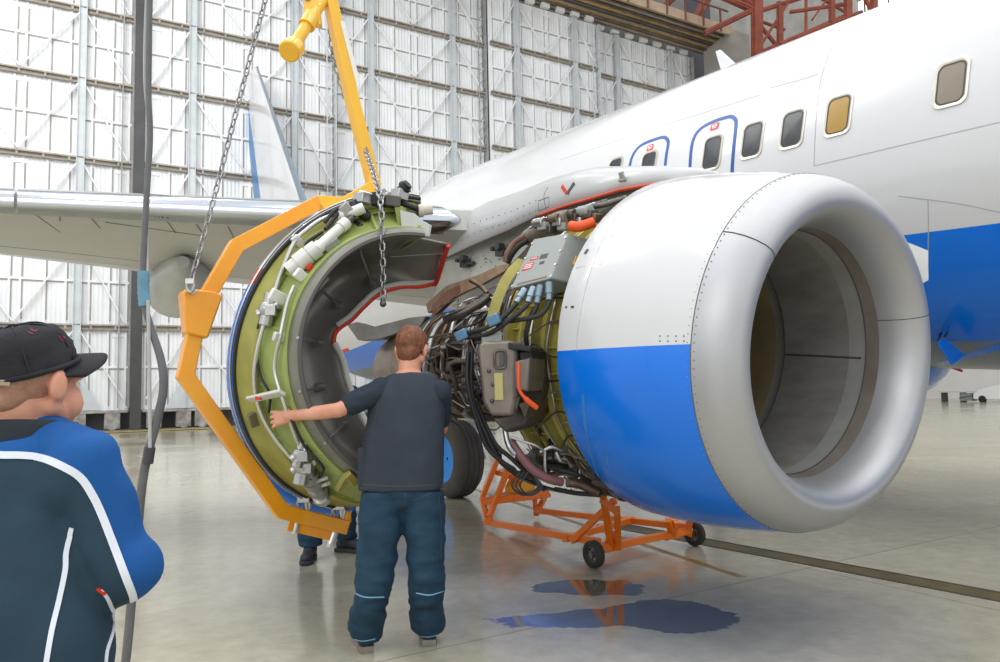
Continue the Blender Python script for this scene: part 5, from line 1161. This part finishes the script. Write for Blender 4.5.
# --- mechanic with his back to the viewer, left arm out on the cowl
Zm = 4.13
fL, fR = floor_at(364, 651), floor_at(428, 644)
MECH = thing('person', 'person in slate vest and navy trousers standing back-on, left arm reaching to the cowl', 'person', ((fL + fR) / 2) * V(1, 1, 0))
nk, hd = at(409, 376, 4.16), at(411.5, 349, 4.22)
sL, sR = at(381, 389, 4.12), at(440, 392, 4.14); pel = at(402, 484, 4.14)
hl, hr_ = at(384, 497, 4.13), at(422, 497, 4.15)
kL, kR = at(374, 585, 4.05), at(427, 585, 4.10); aL, aR = at(366, 640, 4.12), at(428, 632, 4.2); 
aL[:2] = fL[:2] + V(0, .03); aR[:2] = fR[:2] + V(0, .03); aL[2] += .035; aR[2] += .03
zf = proj(fp(268, 418, 0))[2]; eL, wL = at(339, 410, 4.0), at(292, 416, 4.15)
eR, wR = at(441, 428, 4.36), at(432, 412, 4.56)
hf = frame_of((.18, .98), -.22, .05)
mb = MB(); head_shapes(mb, hd, hf, 1.0, nk - V(0, 0, .02)); mb.cap(nk - V(0, 0, .05), pel, .10, .105, 20); mb.cap(sL, sR, .055, .055); mb.sphere((nk + pel) / 2 + V(0, 0, .06), (.145, .09, .2), 20, 14); mb.sphere(pel, (.14, .09, .11), 18, 12)
mb.cap(sL, eL, .048, .040); mb.cap(eL, lerp(eL, wL, .5), .040, .038); mb.cap(lerp(eL, wL, .5), wL, .038, .027)
mb.cap(sR, eR, .048, .038); mb.cap(eR, wR, .040, .026)
hand_shapes(mb, wL, at(262, 421, 4.23) - wL, V(.3, .9, -.1), V(0, 0, 1), (.15, .55, .7), 1.12)
hand_shapes(mb, wR, V(.1, 1, .1), V(-.6, .1, -.6), V(-1, 0, .4), (.3, .5, .5), .95)
for h_, k_, a_ in ((hl, kL, aL), (hr_, kR, aR)): mb.cap(h_, k_, .078, .055); mb.cap(k_, a_ + V(0, 0, .0), .052, .04)
body = blob('body', mb, M_SKIN, MECH, .0048, 2); eyes(hd, hf, MECH)
x, y, z = hf; P = lambda a, b, c: hd + x * a + y * b + z * c
mb = MB(); mb.sphere(P(0, -.016, .036), (.086, .106, .094), 24, 16, hf, ); mb.sphere(P(0, -.055, -.03), (.066, .055, .060), 18, 12, hf); mb.sphere(P(0, .03, .075), (.07, .07, .05), 16, 10, hf)
def hairdisp(co, n):
    p = Vector((co.x * 55, co.y * 55, co.z * 22)); return .006 * noise.noise(p) + .004 * noise.noise(p * .4)
blob('hair', mb, M_HAIR, MECH, .006, 3, hairdisp)
# T-shirt: collar ring and sleeves
mb = MB(); mb.cap(sL - V(0, 0, .01), lerp(sL, eL, .72), .068, .062, 16); mb.cap(sR, lerp(sR, eR, .72), .066, .060, 16); mb.cap(sL, sR, .066, .066); mb.cap(nk - V(0, 0, .02), nk - V(0, 0, .09), .072, .09)
blob('t_shirt', mb, M_TEE, MECH, .010, 5, folds(.007, 11))
# vest
mb = MB(); prof = [(372, .135, .095), (384, .195, .115), (400, .212, .128), (420, .214, .132), (440, .222, .132), (460, .226, .132), (478, .228, .130), (489, .226, .128)]
rings = []
for py, hw, hd_ in prof:
    t = (py - 372) / 117; c = at(lerp(409, 400.5, t) + (3 if py < 380 else 0), py, lerp(4.17, 4.13, t)); rings.append([c + V(math.copysign(abs(math.cos(q)) ** .8, math.cos(q)) * hw, math.copysign(abs(math.sin(q)) ** .8, math.sin(q)) * hd_, (.02 * math.cos(q) ** 2 if py < 380 else 0) - (.035 * math.cos(q) ** 2 if py < 390 else 0)) for q in [2 * math.pi * k / 40 for k in range(40)]])
mb.loft(rings); VEST = blob('vest', mb, M_VEST, MECH, .012, 5, folds(.009, 6, (1.4, 1, 1)))
VB = bvh_of(VEST)
mb = MB()
for ln_ in ([(384, 376), (379, 390), (377, 410), (374, 425)], [(359, 484), (385, 486), (415, 486), (442, 484)], [(365, 448), (363, 465), (361, 482)]): 
    mb = MB(); ribbon(mb, VB, ln_, .005, .0015, 5)
    if mb.v: build('vest_seam', mb, M_DARK, MECH)
mb = MB(); q = [at(x_, y_, 4.06) for x_, y_ in ((357.5, 448), (365, 447), (365, 487), (357.5, 486))]; mb.prism(q, V(0, .03, 0)); build('vest_pocket', mb, M_VEST, MECH, bevel=.008)
# trousers
mb = MB(); mb.sphere(pel + V(0, 0, -.02), (.195, .125, .13), 24, 14); mb.cap(pel + V(-.08, 0, .1), pel + V(.08, 0, .1), .11, .11)
leg_tube(mb, hl + V(-.005, 0, .03), kL, aL + V(0, 0, -.0) * 1, .122, .100, .098); leg_tube(mb, hr_ + V(.005, 0, .03), kR, aR, .120, .096, .098)
def tfold(co, n):
    d = min(abs(co.z - .47), 1); a = .009 + .010 * math.exp(-((co.z - .28) / .16) ** 2)
    p = Vector((co.x * 7, co.y * 7, co.z * 17)); return a * (noise.noise(p) + .4 * noise.noise(p * 2.2))
TR = blob('trousers', mb, M_NAVY, MECH, .011, 4, tfold)
TB = bvh_of(TR); mb = MB()
for ln_ in ([(353, 592), (365, 597), (384, 597)], [(416, 593), (430, 595), (444, 591)], [(350, 638), (362, 641), (375, 639)], [(411, 634), (428, 637), (443, 633)]): 
    mb = MB(); ribbon(mb, TB, ln_, .006, .002, 5)
    if mb.v: build('piping', mb, M_PIPE, MECH)
mb = MB()
for ln_ in ([(405, 492), (405, 505), (403, 518)], [(438, 492), (441, 520), (441, 560)], [(412, 500), (422, 497), (432, 492)]): 
    mb = MB(); ribbon(mb, TB, ln_, .004, .0015, 5)
    if mb.v: build('trouser_seam', mb, M_DARK, MECH)
boot('boot', aL, (-.35, .94), M_BOOT, M_SOLE, MECH); boot('boot', aR, (-.15, 1), M_BOOT, M_SOLE, MECH)

# --- technician in the foreground, seen from behind at the left edge
Zt = 1.92
hc = at(33, 382, Zt); fd = nrm(V(.33, .94, 0)); hf = frame_of(fd, -.04)
TECH = thing('person', 'person in black cap and blue jacket with white piping, standing close at the left edge', 'person', (hc[0], hc[1], 0))
x, y, z = hf; rt_ = x
nkb = at(24, 428, Zt - .01); chest = at(8, 500, Zt + .0); pelv = at(4, 690, Zt); 
sR2 = at(86, 464, Zt - .08); sL2 = chest * 2 - sR2 + (sR2 - chest) * V(0, 0, 2) ; sL2 = V(2 * hc[0] - sR2[0] - .05, 2 * hc[1] - sR2[1] + .05, sR2[2])
eR2 = at(124, 572, Zt - .08); wR2 = at(52, 600, Zt + .24); eL2 = sL2 + V(-.05, -.02, -.30); wL2 = eL2 + y * .24 + V(.10, .0, .02)
sc = 1.12; fT = nrm(V(.36, .93, 0)); rT = V(fT[1], -fT[0], 0)
mb = MB(); head_shapes(mb, hc, hf, sc, nkb); mb.cap(nkb - V(0, 0, .04), pelv, .10, .12, 18); mb.cap(sL2, sR2, .05, .05); mb.cap(sR2, eR2, .045, .038); mb.cap(eR2, wR2, .038, .026); mb.cap(sL2, eL2, .045, .038); mb.cap(eL2, wL2, .038, .026)
hand_shapes(mb, wR2, wR2 - eR2, V(-.5, .2, -.4), V(0, 0, 1), (.3, .5, .5)); hand_shapes(mb, wL2, wL2 - eL2, V(.5, -.2, -.4), V(0, 0, 1), (.3, .5, .5))
ft = [V(hc[0] + rt_[0] * k * .11 - y[0] * .02, hc[1] + rt_[1] * k * .11 - y[1] * .02, .10) for k in (1, -1)]
kn = [q + y * .02 + V(0, 0, .36) for q in ft]; hi = [pelv + rt_ * k * .09 for k in (1, -1)]
for h_, k_, a_ in zip(hi, kn, ft): mb.cap(h_, k_, .075, .054); mb.cap(k_, a_, .052, .04)
mb.sphere(hc + (x * .036 + y * .056 - z * .048) * sc, .043, 14, 10); mb.sphere(hc + (x * .092 - y * .012 - z * .012) * sc, (.008, .024, .037), 12, 8, hf)
blob('body', mb, M_SKIN, TECH, .0065, 3); eyes(hc, hf, TECH, sc)
P = lambda a, b, c: hc + (x * a + y * b + z * c) * sc
mb = MB(); mb.sphere(P(0, -.018, .022), (.082 * sc, .101 * sc, .085 * sc), 22, 14, hf); mb.sphere(P(0, -.065, -.03), (.060, .045, .045), 16, 10, hf)
blob('hair', mb, mat('short_cropped_hair', '#b58a72', .7, col2='#9c745f', vscale=40, bump=.3, bscale=200), TECH, .008, 3)
# cap
M_CAP = mat('black_cap_cloth', '#343339', .8, col2='#2a292e', vscale=6, bump=.25, bscale=150, spec=.2)
mb = MB(); prof = []
nU = 36
cf = frame_of(fd, .30, .0); cx_, cy_, cz_ = cf; hc2 = hc + (y * .0 + z * .026) * sc
P2 = lambda a, b, c: hc2 + (cx_ * a + cy_ * b + cz_ * c) * sc
def dome(u, t, g=0.):   # u round the head, t 0 rim .. 1 crown
    a = 2 * math.pi * u; k = math.cos(t * math.pi / 2) ** .55
    return P2((.089 + g) * k * math.cos(a), -.014 + (.113 + g) * k * math.sin(a) - .012 * t, (.108 + g) * math.sin(t * math.pi / 2) ** .9)
mb.loft([[dome(k / nU, t) for k in range(nU)] for t in np.linspace(0, .985, 16)] + [[dome(k / nU, t, -.004) for k in range(nU)] for t in np.linspace(.97, 0, 8)], True, False)
CAP = build('cap', mb, M_CAP, TECH, sharp=0)
for v in CAP.data.vertices:
    p = Vector((v.co.x * 20, v.co.y * 20, v.co.z * 30)); v.co += v.normal * (.007 * noise.noise(p) + .004 * noise.noise(p * 2.3))
mb = MB(); rows = []
for i in range(-2, 6):
    f_ = i / 5; row = []
    for k in range(21):
        a = math.radians(lerp(14, 166, k / 20)); e = (f_ * .088 if f_ >= 0 else f_ * .16) * math.sin(a) ** .6
        row.append(P2(.089 * math.cos(a) * (1 - .06 * max(f_, 0)), -.014 + .112 * math.sin(a) + e, .006 - .030 * (math.cos(a) ** 2) * (1 - .3 * f_) - .020 * f_))
    rows.append(row)
mb.loft(rows, False, False); build('cap_brim', mb, M_CAP, CAP, sharp=0, fix=False, solid=.008, bevel=0)
mb = MB(); mb.tube([dome(k / 48, .03, .001) for k in range(48)], .006, 8, closed=True); build('cap_band', mb, M_CAP, CAP)
mb = MB(); mb.cyl(P2(0, -.026, .106), P2(0, -.026, .113), .007, 10); build('cap_button', mb, M_CAP, CAP)
CB_ = bvh_of(CAP); mb = MB()
for ln_ in ([(31, 329), (34, 331), (38, 330)], [(28, 332), (33, 334)], [(58, 336), (62, 338), (65, 337)], [(60, 339), (64, 341)]): ribbon(mb, CB_, ln_, .004, .001, 3)
build('embroidery', mb, mat('dark_red_thread', '#7c3540', .8), CAP)
mb = MB()
for a0_ in (30, 90, 150, 210, 330): mb.tube([dome(a0_ / 360, t, .001) for t in np.linspace(.03, .97, 12)], .0022, 6)
build('cap_seam', mb, mat('cap_seam', '#26252a', .8), CAP)
mb = MB(); ribbon(mb, CB_, [(1, 382), (8, 382.5), (16, 383.5), (21, 384)], .013, .006, 4); build('strap', mb, mat('tan_strap', '#b79f90', .7), CAP)
# jacket
M_JB = mat('royal_blue_fleece', '#1f5a9c', .75, col2='#194e8c', vscale=4, bump=.12, bscale=160, spec=.2)
M_JD = mat('dark_teal_panel', '#2d4453', .75, col2='#263845', vscale=2.2, bump=.12, bscale=160, spec=.2)
mb = MB(); rings = []
bx = rT; by = fT
for pz, w_, d_, cx in ((1.30, .122, .112, .0), (1.25, .150, .115, .0), (1.215, .19, .125, 0), (1.17, .21, .13, 0), (1.08, .228, .14, 0), (.95, .275, .155, 0), (.80, .315, .165, 0), (.68, .325, .17, 0), (.60, .325, .17, 0)):
    c = V(hc[0] - .03 - fT[0] * .03, hc[1] - fT[1] * .03, pz)
    rings.append([c + bx * math.cos(q) * w_ + by * math.sin(q) * d_ for q in [2 * math.pi * k / 32 for k in range(32)]])
mb.loft(rings); mb.cap(sR2, eR2, .082, .078, 18); mb.cap(eR2, lerp(eR2, wR2, .85), .078, .055, 18); mb.cap(sL2, eL2, .086, .078, 18); mb.cap(eL2, lerp(eL2, wL2, .85), .076, .05, 18)
mb.cap(V(*rings[2][0]) + V(0, 0, -.03), sR2, .07, .085); mb.sphere(eR2 + V(.012, 0, .02), (.080, .080, .080), 14, 10); mb.cap(V(hc[0] + .02, hc[1], 1.30), lerp(V(hc[0], hc[1], 1.30), sR2, .75) + V(0, 0, .012), .062, .07)
def jf(co, n):
    p = Vector((co.x * 9, co.y * 9, co.z * 9)); q_ = Vector((co.x * 5 + co.z * 8, co.y * 6, co.z * 4)); return .010 * noise.noise(p) + .011 * noise.noise(q_)
JK = blob('jacket', mb, [M_JB, M_JD], TECH, .011, 5, jf)
LINE = [(-60, 452), (0, 455), (22, 455.5), (42, 458), (62, 466), (80, 477), (92, 494), (102, 515), (114, 546), (126, 577), (133, 596), (133, 606), (127, 614), (120, 616), (128, 640), (150, 900), (-400, 900), (-400, 452)]
def inside(px, py, poly):
    c = False; n = len(poly)
    for i in range(n):
        (x1, y1), (x2, y2) = poly[i], poly[(i + 1) % n]
        if (y1 > py) != (y2 > py) and px < (x2 - x1) * (py - y1) / (y2 - y1) + x1: c = not c
    return c
joff = base_of(JK)
Bk = V(hc[0], hc[1], 0)
for p in JK.data.polygons:
    w_ = V(p.center) + joff
    ppx, ppy, _ = proj(w_)
    p.material_index = 1 if inside(ppx, ppy, LINE) or w_[2] < .82 else 0
JB = bvh_of(JK); M_WP = mat('white_piping', '#dfe4ee', .6)
mb = MB(); ribbon(mb, JB, [(-20, 453), (0, 455), (22, 455.5), (42, 458), (62, 466), (80, 477), (92, 494), (102, 515), (114, 546), (126, 577), (133, 596), (133, 606)], .017, .003, 5, thick=.004); build('white_piping', mb, M_WP, JK, sharp=60)
mb = MB(); ribbon(mb, JB, [(72, 528), (66, 552), (65, 570), (59, 600), (52, 630), (46, 664)], .011, .003, 5, thick=.004); build('white_piping', mb, M_WP, JK, sharp=60)
mb = MB(); ribbon(mb, JB, [(101, 590), (108, 598), (113, 612), (113, 630), (107, 650), (105, 668)], .009, .003, 5, thick=.004); build('white_piping', mb, M_WP, JK, sharp=60)
mb = MB(); ribbon(mb, JB, [(98, 588), (102, 591), (106, 594)], .007, .005, 4, thick=.004); build('zip_pull', mb, M_RED, JK)
mb = MB(); rr = []
for t, k in ((0, 1.), (.35, .97), (.7, .94), (1., .92), (1., .86), (.5, .88), (0, .92)):
    c = lerp(at(26, 446, Zt), at(28, 423, Zt), t); rr.append([c + (bx * math.cos(q) * .130 + by * math.sin(q) * .118) * k + V(0, 0, .012 * math.sin(q) * -1 + .006 * math.cos(q)) for q in [2 * math.pi * j / 28 for j in range(28)]])
mb.loft(rr, True, False); build('collar', mb, mat('black_collar', '#232b33', .8, var=.15, vscale=9), JK, sharp=0)
mb = MB(); mb.sphere(pelv + V(0, 0, -.03), (.19, .15, .14), 20, 12); 
for h_, k_, a_ in zip(hi, kn, ft): leg_tube(mb, h_, k_, a_, .115, .095, .095)
blob('trousers', mb, M_NAVY, TECH, .013, 4, tfold)
for a_ in ft: boot('boot', a_, y, M_BOOT, M_SOLE, TECH)

# --- third worker behind the cowl, only the legs showing below it
b1, b2 = floor_at(309, 561), floor_at(346, 553)
HLP = thing('person', 'person in navy trousers and dark boots standing behind the open cowl, legs visible below it', 'person', ((b1 + b2) / 2) * V(1, 1, 0))
b1 = b1 + V(0, .05, 0); b2 = b2 + V(-.02, .05, 0); ct = (b1 + b2) / 2 * V(1, 1, 0) + V(.02, .08, 0)
hd = ct + V(-.07, .02, 1.60); hf = frame_of((.3, .9), -.1); nkb = ct + V(-.04, .02, 1.44)
hA, hB = ct + V(-.10, -.02, .90), ct + V(.10, .02, .90); kA, kB = b1 + V(.01, .0, .48), b2 + V(.0, .0, .48); aA, aB = b1 + V(0, 0, .1), b2 + V(0, 0, .1)
sA, sB = ct + V(-.17, -.04, 1.38), ct + V(.17, .04, 1.38); eA, eB = sA + V(.03, -.05, -.28), sB + V(.05, -.05, -.28); wA, wB = eA + V(.2, -.1, .05), eB + V(.18, -.1, .1)
mb = MB(); head_shapes(mb, hd, hf, 1., nkb); mb.cap(nkb, ct + V(0, 0, .95), .10, .12); mb.cap(sA, sB, .05, .05)
for s_, e_, w_ in ((sA, eA, wA), (sB, eB, wB)): mb.cap(s_, e_, .045, .038); mb.cap(e_, w_, .038, .026); hand_shapes(mb, w_, w_ - e_, V(0, -.3, -1), V(0, 0, 1), (.3, .5, .5))
for h_, k_, a_ in ((hA, kA, aA), (hB, kB, aB)): mb.cap(h_, k_, .075, .052); mb.cap(k_, a_, .05, .04)
blob('body', mb, M_SKIN, HLP, .0075, 3); eyes(hd, hf, HLP)
mb = MB(); x, y2, z = hf; mb.sphere(hd + y2 * -.018 + z * .036, (.083, .102, .09), 20, 12, hf); blob('hair', mb, M_HAIR, HLP, .01, 2, hairdisp)
mb = MB(); mb.sphere(ct + V(0, 0, 1.18), (.19, .13, .30), 22, 14); mb.cap(sA, sB, .075, .075); mb.cap(sA, eA, .066, .06); mb.cap(sB, eB, .066, .06); mb.cap(eA, lerp(eA, wA, .85), .06, .045); mb.cap(eB, lerp(eB, wB, .85), .06, .045); blob('jacket', mb, M_NAVY, HLP, .014, 4, folds(.008, 8))
mb = MB(); mb.sphere(ct + V(0, 0, .93), (.18, .125, .13), 20, 12); leg_tube(mb, hA, kA, aA + V(0, 0, .02), .115, .10, .105); leg_tube(mb, hB, kB, aB + V(0, 0, .02), .115, .10, .105); TR3 = blob('trousers', mb, M_NAVY, HLP, .012, 4, tfold)
TB3 = bvh_of(TR3); mb = MB()
for ln_ in ([(300, 547), (310, 549), (322, 549)], [(334, 545), (346, 546), (354, 543)]): 
    mb = MB(); ribbon(mb, TB3, ln_, .008, .003, 4)
    if mb.v: build('piping', mb, M_PIPE, HLP)
boot('boot', b1, (.05, -1), M_BOOT, M_BOOT, HLP, 1.1); boot('boot', b2, (.9, -.35), M_BOOT, M_BOOT, HLP, 1.1)
# ------------------------------------------------------------------ roof steel over the far right corner, things along the right wall
M_RUST = bpy.data.materials['rust_steel']
M_RED2 = mat('red_oxide_steel', '#a2563f', .6, col2='#834232', vscale=1.5)
def rp(px, py, Z): return at(px, py, Z)
def truss(label, segs):
    c = V(np.mean([s[0] for s in segs], axis=0)); t = thing('roof_truss', label, 'roof truss', c, 'roof trusses at the far right corner')
    for nm, a, b, w_ in [(s[2], s[0], s[1], s[3]) for s in segs]:
        mb = MB(); mb.beam(a, b, w_ * .6, w_ * .5); mb.beam(a, b, w_ * .85, w_ * .12); build(nm, mb, M_RED2, t)
    return t
Zf = 44.; k = lambda x, y, z=0: rp(x, y, Zf + z)
truss('red-oxide roof truss with crossed braces above the fuselage, right of the concrete pier', [(k(757, -30), k(757, 56), 'post', .9), (k(780, 2), k(780, 46), 'post', .5), (k(753, 10), k(640, -40), 'chord', .55), (k(757, 8), k(705, 33), 'chord', .5), (k(735, -10), k(757, 12), 'chord', .5), (k(757, 12), k(840, -15), 'chord', .4), (k(758, 50), k(796, -10), 'brace', .32), (k(757, 20), k(785, 30), 'brace', .25), (k(760, 25), k(780, 50), 'brace', .3), (k(755, 55), k(850, 14), 'chord', .4), (k(695, -10), k(715, -40), 'brace', .4)])
k = lambda x, y, z=-4: rp(x, y, Zf + z)
truss('red-oxide roof truss in front of the bright roof windows, nearest the camera', [(k(848, -40), k(848, 22), 'post', .55), (k(832, -40), k(832, 22), 'post', .45), (k(806, -40), k(806, 34), 'post', .2), (k(874, -30), k(874, 12), 'post', .5), (k(790, 12), k(846, 4), 'chord', .3), (k(860, -10), k(872, 12), 'brace', .25), (k(812, 20), k(835, -12), 'brace', .2), (k(815, -5), k(845, 12), 'brace', .2), (k(780, 44), k(862, 12), 'chord', .35)])
k = lambda x, y, z=4: rp(x, y, Zf + z)
truss('sloping red-oxide brace of the roof beside the walkway panels', [(k(655, 15), k(680, -8), 'brace', .6), (k(693, 24), k(712, -10), 'brace', 1.0), (k(660, -5), k(630, -20), 'chord', .5)])
# concrete pier beside the doors and bright roof windows in the right wall
mb = MB(); mb.box(at(727, 70, 47.5) * V(1, 1, 0) + V(0, 0, 11.4), (2.6, 1.2, 22.8), RAX); props(build('trim_30', mb, M_CONC), 'grey concrete pier beside the door track', kind='structure')
for i in range(4):
    if i == 0: wq = hit(845, 0, RW(0, 0, 0), RNN); wk, wz = (wq - R0) @ RF, wq[2]
    a = wk + i * 4.3
    mb = MB(); mb.box(RW(a, .05, wz), (3.6, .15, 4.2), RAX); wn = props(build('window_%d' % (i + 1), mb, mat('daylit_glass', '#f4f8ff', .2, emit=('#f2f6ff', 1.3)) if i == 0 else bpy.data.materials['daylit_glass']), kind='structure')
    mb = MB()
    for q in (-1.75, -.6, .6, 1.75): mb.box(RW(a + q, .16, wz), (.1, .1, 4.2), RAX)
    for q in (-2.05, -.7, .7, 2.05): mb.box(RW(a, .16, wz + q), (3.6, .1, .1), RAX)
    o = build('window_frame', mb, M_RUST); reparent(o, wn)
# ground equipment by the right wall, seen under the fuselage
def fw(px, Z): p = at(px, 378, Z); return V(p[0], p[1], 0)
M_GEW = mat('white_equipment_paint', '#eeeeea', .4, var=.06)
c = fw(992, 44); e = thing('ground_power_cart', 'white wheeled equipment cart far off under the fuselage at the right edge', 'cart', c)
mb = MB(); mb.prism([c + RF * x + V(0, 0, z) for x, z in ((-1.1, .18), (1.6, .18), (1.6, .9), (.2, .98), (-.7, .75), (-1.1, .5))], RNN * 1.2); build('cart_body', mb, M_GEW, e, bevel=.03)
for x in (-.6, 1.0):
    mb = MB(); mb.cyl(c + RF * x + V(0, 0, .2) - RNN * .05, c + RF * x + V(0, 0, .2) + RNN * .12, .2, 18); build('wheel', mb, M_BLACK, e)
mb = MB(); mb.cyl(c + RF * -1.1 + V(0, 0, .4), c + RF * -1.9 + V(0, 0, .25), .03, 8); build('tow_bar', mb, M_DARK, e)
c = fw(962, 46); e = thing('work_bench', 'low grey work bench by the far right wall, left of the white cart', 'bench', c)
mb = MB(); mb.box(c + V(0, 0, .62), (2.6, .8, .08), RAX); build('bench_top', mb, M_LGREY, e)
for x in (-1.1, 0, 1.1):
    mb = MB(); mb.box(c + RF * x + V(0, 0, .3), (.1, .6, .6), RAX); build('leg', mb, M_DARK, e)
mb = MB(); mb.box(c + RF * .3 + V(0, 0, .3), (.7, .6, .45), RAX); build('drawer_unit', mb, M_GREYP, e)
